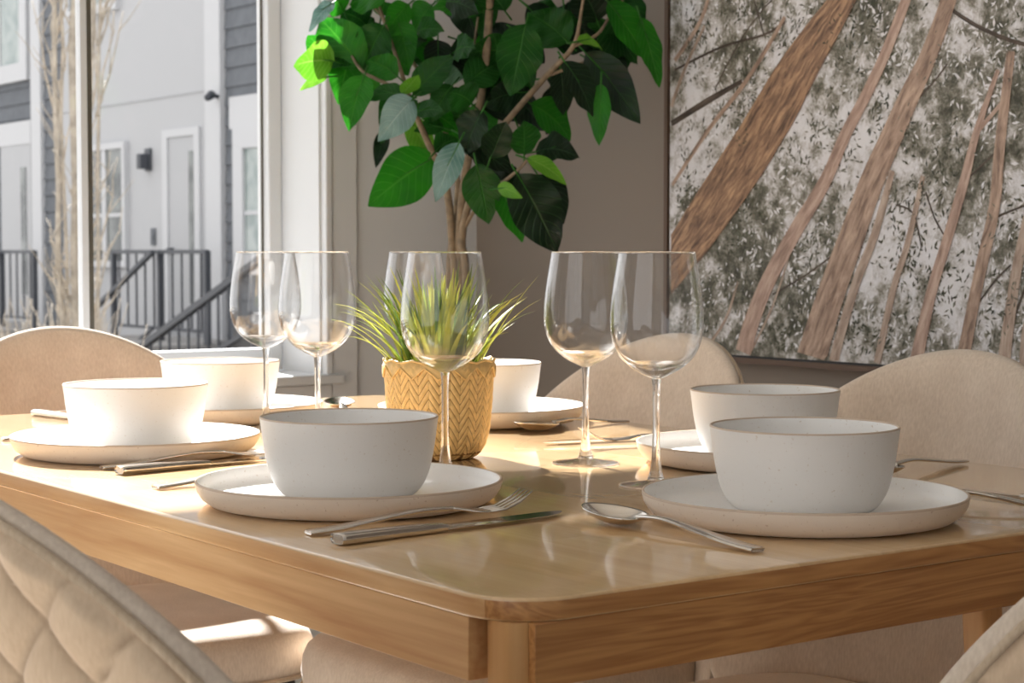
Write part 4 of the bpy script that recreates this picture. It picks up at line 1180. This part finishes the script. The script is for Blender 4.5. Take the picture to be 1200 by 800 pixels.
mb.build('stems', M['plant_bark'], pt)
mb = MB(); blade = {}; camdir = Vector((-.6, -.8, .05))
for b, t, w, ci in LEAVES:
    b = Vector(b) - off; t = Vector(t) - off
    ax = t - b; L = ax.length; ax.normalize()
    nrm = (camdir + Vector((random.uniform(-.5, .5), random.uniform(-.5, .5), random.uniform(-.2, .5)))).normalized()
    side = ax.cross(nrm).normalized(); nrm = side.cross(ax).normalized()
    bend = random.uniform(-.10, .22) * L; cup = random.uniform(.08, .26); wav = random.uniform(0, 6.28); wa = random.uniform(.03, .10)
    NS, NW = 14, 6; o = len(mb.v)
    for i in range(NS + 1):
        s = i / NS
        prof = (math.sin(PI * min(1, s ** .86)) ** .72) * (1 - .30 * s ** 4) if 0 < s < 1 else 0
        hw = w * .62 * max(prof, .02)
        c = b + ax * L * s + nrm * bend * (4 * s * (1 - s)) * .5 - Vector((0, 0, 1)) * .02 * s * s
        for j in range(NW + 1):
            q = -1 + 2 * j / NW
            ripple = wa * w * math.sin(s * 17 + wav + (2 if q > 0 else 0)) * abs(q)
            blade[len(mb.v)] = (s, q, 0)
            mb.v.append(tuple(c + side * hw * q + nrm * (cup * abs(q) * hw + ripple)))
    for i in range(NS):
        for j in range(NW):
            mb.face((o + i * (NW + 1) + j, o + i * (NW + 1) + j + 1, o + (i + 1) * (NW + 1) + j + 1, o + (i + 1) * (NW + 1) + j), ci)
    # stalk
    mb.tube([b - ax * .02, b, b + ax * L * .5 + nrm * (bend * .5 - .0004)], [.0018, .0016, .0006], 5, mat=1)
o = mb.build('foliage', [M['leaf_bright'], M['leaf_mid'], M['leaf_dark'], M['leaf_sheen'], M['leaf_lime']], pt, fix=False)
ga = o.data.attributes.new('blade', 'FLOAT_VECTOR', 'POINT')
for k, g_ in blade.items(): ga.data[k].vector = g_

# ------------------------------------------------------------------ framed forest print on the right wall
random.seed(21)
AY0, AY1, AZB, AZT = -.16, 1.583, .792, 1.95
PX = 1.513
ar = thing('forest_print', (XW, (AY0 + AY1) / 2, AZB)); tag(ar, 'large framed forest photograph of leaning tree trunks on the taupe wall', 'picture')
ao = Vector((XW, (AY0 + AY1) / 2, AZB))
def apt(y, z, lift=0.0): return (PX - lift - ao.x, y - ao.y, z - ao.z)
mb = MB()
fr_in, fr_out = .004, .013
def fbox(y0, z0, y1, z1): mb.box(PX - .003 - ao.x, y0 - ao.y, z0 - ao.z, XW - .0005 - ao.x, y1 - ao.y, z1 - ao.z)
fbox(AY0 - fr_out, AZB - fr_out, AY1 + fr_out, AZB - fr_in); fbox(AY0 - fr_out, AZT + fr_in, AY1 + fr_out, AZT + fr_out)
fbox(AY0 - fr_out, AZB - fr_in, AY0 - fr_in, AZT + fr_in); fbox(AY1 + fr_in, AZB - fr_in, AY1 + fr_out, AZT + fr_in)
mb.build('frame', M['frame_wood'], ar)
mb = MB(); mb.box(PX + .004 - ao.x, AY0 - ao.y - .0045, AZB - ao.z - .0045, XW - .001 - ao.x, AY1 - ao.y + .0045, AZT - ao.z + .0045)
mb.build('backing', M['black_metal'], ar)

def print_mat(name, build):
    m, nt, b, o = new_mat(name); b.inputs['Roughness'].default_value = .55; b.inputs['Specular IOR Level'].default_value = .3
    tc = nt.nodes.new('ShaderNodeTexCoord'); build(nt, b, tc); return m
def bg_build(nt, b, tc):
    N, Lk = nt.nodes, nt.links
    n1 = N.new('ShaderNodeTexNoise'); n1.inputs['Scale'].default_value = 24; n1.inputs['Detail'].default_value = 9; n1.inputs['Roughness'].default_value = .78
    n2 = N.new('ShaderNodeTexNoise'); n2.inputs['Scale'].default_value = 4; n2.inputs['Detail'].default_value = 2
    Lk.new(tc.outputs['Object'], n1.inputs['Vector']); Lk.new(tc.outputs['Object'], n2.inputs['Vector'])
    ad = N.new('ShaderNodeMath'); ad.operation = 'MULTIPLY_ADD'; ad.inputs[1].default_value = .55
    Lk.new(n2.outputs['Fac'], ad.inputs[0]); Lk.new(n1.outputs['Fac'], ad.inputs[2])
    cr = N.new('ShaderNodeValToRGB'); e = cr.color_ramp.elements
    e[0].position = .62; e[0].color = lin(66, 66, 56); e[1].position = .90; e[1].color = lin(222, 222, 226)
    for p_, c_ in ((.70, lin(104, 102, 90)), (.765, lin(150, 147, 138)), (.815, lin(196, 194, 194))):
        x = e.new(p_); x.color = c_
    Lk.new(ad.outputs[0], cr.inputs[0]); Lk.new(cr.outputs[0], b.inputs['Base Color'])
def bark_build(c1, c2, c3):
    def f(nt, b, tc):
        N, Lk = nt.nodes, nt.links
        at = N.new('ShaderNodeAttribute'); at.attribute_name = 'grain'
        mp = N.new('ShaderNodeMapping'); mp.inputs['Scale'].default_value = (1, .17, 1)
        Lk.new(at.outputs['Vector'], mp.inputs[0])
        n = N.new('ShaderNodeTexNoise'); n.inputs['Scale'].default_value = 95; n.inputs['Detail'].default_value = 7; n.inputs['Roughness'].default_value = .68
        n.inputs['Distortion'].default_value = .4
        Lk.new(mp.outputs[0], n.inputs['Vector'])
        cr = N.new('ShaderNodeValToRGB'); e = cr.color_ramp.elements
        e[0].position = .36; e[0].color = c1; e[1].position = .66; e[1].color = c3; x = e.new(.5); x.color = c2
        Lk.new(n.outputs['Fac'], cr.inputs[0]); Lk.new(cr.outputs[0], b.inputs['Base Color'])
    return f
M['print_bg'] = print_mat('print_foliage', bg_build)
M['print_big'] = print_mat('print_big_trunk', bark_build(lin(92, 74, 62), lin(146, 116, 94), lin(196, 160, 126)))
M['print_pink'] = print_mat('print_pale_trunk', bark_build(lin(146, 122, 110), lin(178, 152, 138), lin(200, 178, 164)))
M['print_tan'] = print_mat('print_tan_trunk', bark_build(lin(122, 102, 90), lin(166, 142, 126), lin(198, 174, 156)))
M['print_grey'] = print_mat('print_grey_trunk', bark_build(lin(142, 124, 112), lin(172, 152, 138), lin(198, 182, 168)))
M['print_twig'] = print_mat('print_twig', bark_build(lin(58, 50, 44), lin(80, 70, 62), lin(104, 92, 82)))
M['print_leaf'] = print_mat('print_leaf', bark_build(lin(50, 54, 42), lin(70, 72, 56), lin(98, 96, 76)))
M['print_leaf_grey'] = print_mat('print_leaf_grey', bark_build(lin(84, 86, 76), lin(108, 108, 96), lin(136, 134, 120)))
M['print_sky'] = print_mat('print_sky', bark_build(lin(222, 222, 226), lin(226, 226, 230), lin(232, 232, 236)))
PM = ['print_bg', 'print_big', 'print_pink', 'print_tan', 'print_grey', 'print_twig', 'print_leaf', 'print_leaf_grey', 'print_sky']
mb = MB(); grain = {}
mb.add([apt(AY0, AZB), apt(AY1, AZB), apt(AY1, AZT), apt(AY0, AZT)], [(0, 1, 2, 3)], 0, False)
mb.add([apt(AY0, AZB), apt(AY1, AZB), apt(AY1, AZT), apt(AY0, AZT), (PX + .0045 - ao.x, AY0 - ao.y, 0), (PX + .0045 - ao.x, AY1 - ao.y, 0), (PX + .0045 - ao.x, AY1 - ao.y, AZT - AZB), (PX + .0045 - ao.x, AY0 - ao.y, AZT - AZB)],
       [(0, 4, 5, 1), (1, 5, 6, 2), (2, 6, 7, 3), (3, 7, 4, 0)], 5, False)
clampy = lambda y: min(max(y, AY0 + .001), AY1 - .001)
clampz = lambda z: min(max(z, AZB + .001), AZT - .001)
def poly(pts, mat, lift, gr_=None):
    if gr_:
        for k, g_ in enumerate(gr_): grain[len(mb.v) + k] = g_
    else:
        s_ = random.random() * 9
        for k in range(len(pts)): grain[len(mb.v) + k] = (s_, s_, 0)
    q = [apt(clampy(y), clampz(z), lift) for y, z in pts]
    mb.add(q, [tuple(range(len(q)))], mat, False)
def spray(n, spread_, size, mats, lift, dens=None):
    for _ in range(n):
        cy, cz = random.uniform(AY0, AY1), random.uniform(AZB, 1.55)
        k = random.randint(10, 26); s = random.uniform(.5, 1.1) * spread_; m = random.choice(mats)
        for _ in range(k):
            y = cy + random.gauss(0, s); z = cz + random.gauss(0, s)
            a = random.gauss(-1.2, .9); L = size * random.uniform(.6, 1.3); w = L * random.uniform(.22, .4)
            dy, dz = math.cos(a) * L / 2, math.sin(a) * L / 2; ny, nz = -math.sin(a) * w / 2, math.cos(a) * w / 2
            if not (AY0 + .015 < y < AY1 - .015 and AZB + .012 < z): continue
            poly([(y - dy, z - dz), (y + ny, z + nz), (y + dy, z + dz), (y - ny, z - nz)], m, lift + random.uniform(0, .0001))
spray(260, .034, .012, [8], .0002)
spray(620, .026, .0105, [6, 7, 7, 6], .0004)
def ribbon(pts, ws, mat, lift):
    L_, R_ = [], []
    for i, (y, z) in enumerate(pts):
        a = pts[max(i - 1, 0)]; b = pts[min(i + 1, len(pts) - 1)]
        d = Vector((b[0] - a[0], b[1] - a[1])); d.normalize(); w = ws[i] / 2
        L_.append((y - d.y * w, z + d.x * w)); R_.append((y + d.y * w, z - d.x * w))
    s0 = random.random() * 5; run = 0
    for i in range(len(pts) - 1):
        r2 = run + math.hypot(pts[i + 1][0] - pts[i][0], pts[i + 1][1] - pts[i][1])
        poly([L_[i], L_[i + 1], R_[i + 1], R_[i]], mat, lift, [(s0, run, 0), (s0, r2, 0), (s0 + ws[i + 1], r2, 0), (s0 + ws[i], run, 0)]); run = r2
order = sorted(range(len(TRUNKS)), key=lambda i: max(TRUNKS[i][1]))
for k, i in enumerate(order):
    pts, ws, m = TRUNKS[i]
    sm = smooth_prof([p + (w,) for p, w in zip(pts, ws)], 4)
    ribbon([(p[0], p[1]) for p in sm], [p[2] for p in sm], (2, 3, 4, 5)[m], .0006 + .00003 * k)
BL, BR = BIG_TRUNK[:7], BIG_TRUNK[7:][::-1]
def resample(P, n):
    L = [0]
    for a, b in zip(P, P[1:]): L.append(L[-1] + math.hypot(b[0] - a[0], b[1] - a[1]))
    o = []; j = 0
    for k in range(n):
        s = L[-1] * k / (n - 1)
        while j < len(P) - 2 and L[j + 1] < s: j += 1
        t = (s - L[j]) / (L[j + 1] - L[j]); o.append((P[j][0] + (P[j + 1][0] - P[j][0]) * t, P[j][1] + (P[j + 1][1] - P[j][1]) * t))
    return o
ra, rb = resample(BL, 24), resample(BR, 24)
for i in range(23): poly([ra[i], ra[i + 1], rb[i + 1], rb[i]], 1, .0018, [(0, i * .036, 0), (0, i * .036 + .036, 0), (.11, i * .036 + .036, 0), (.11, i * .036, 0)])
spray(45, .024, .009, [6, 7], .0020)
o = mb.build('print', [M[k] for k in PM], ar, fix=False)
ga = o.data.attributes.new('grain', 'FLOAT_VECTOR', 'POINT')
for k, g_ in grain.items(): ga.data[k].vector = g_
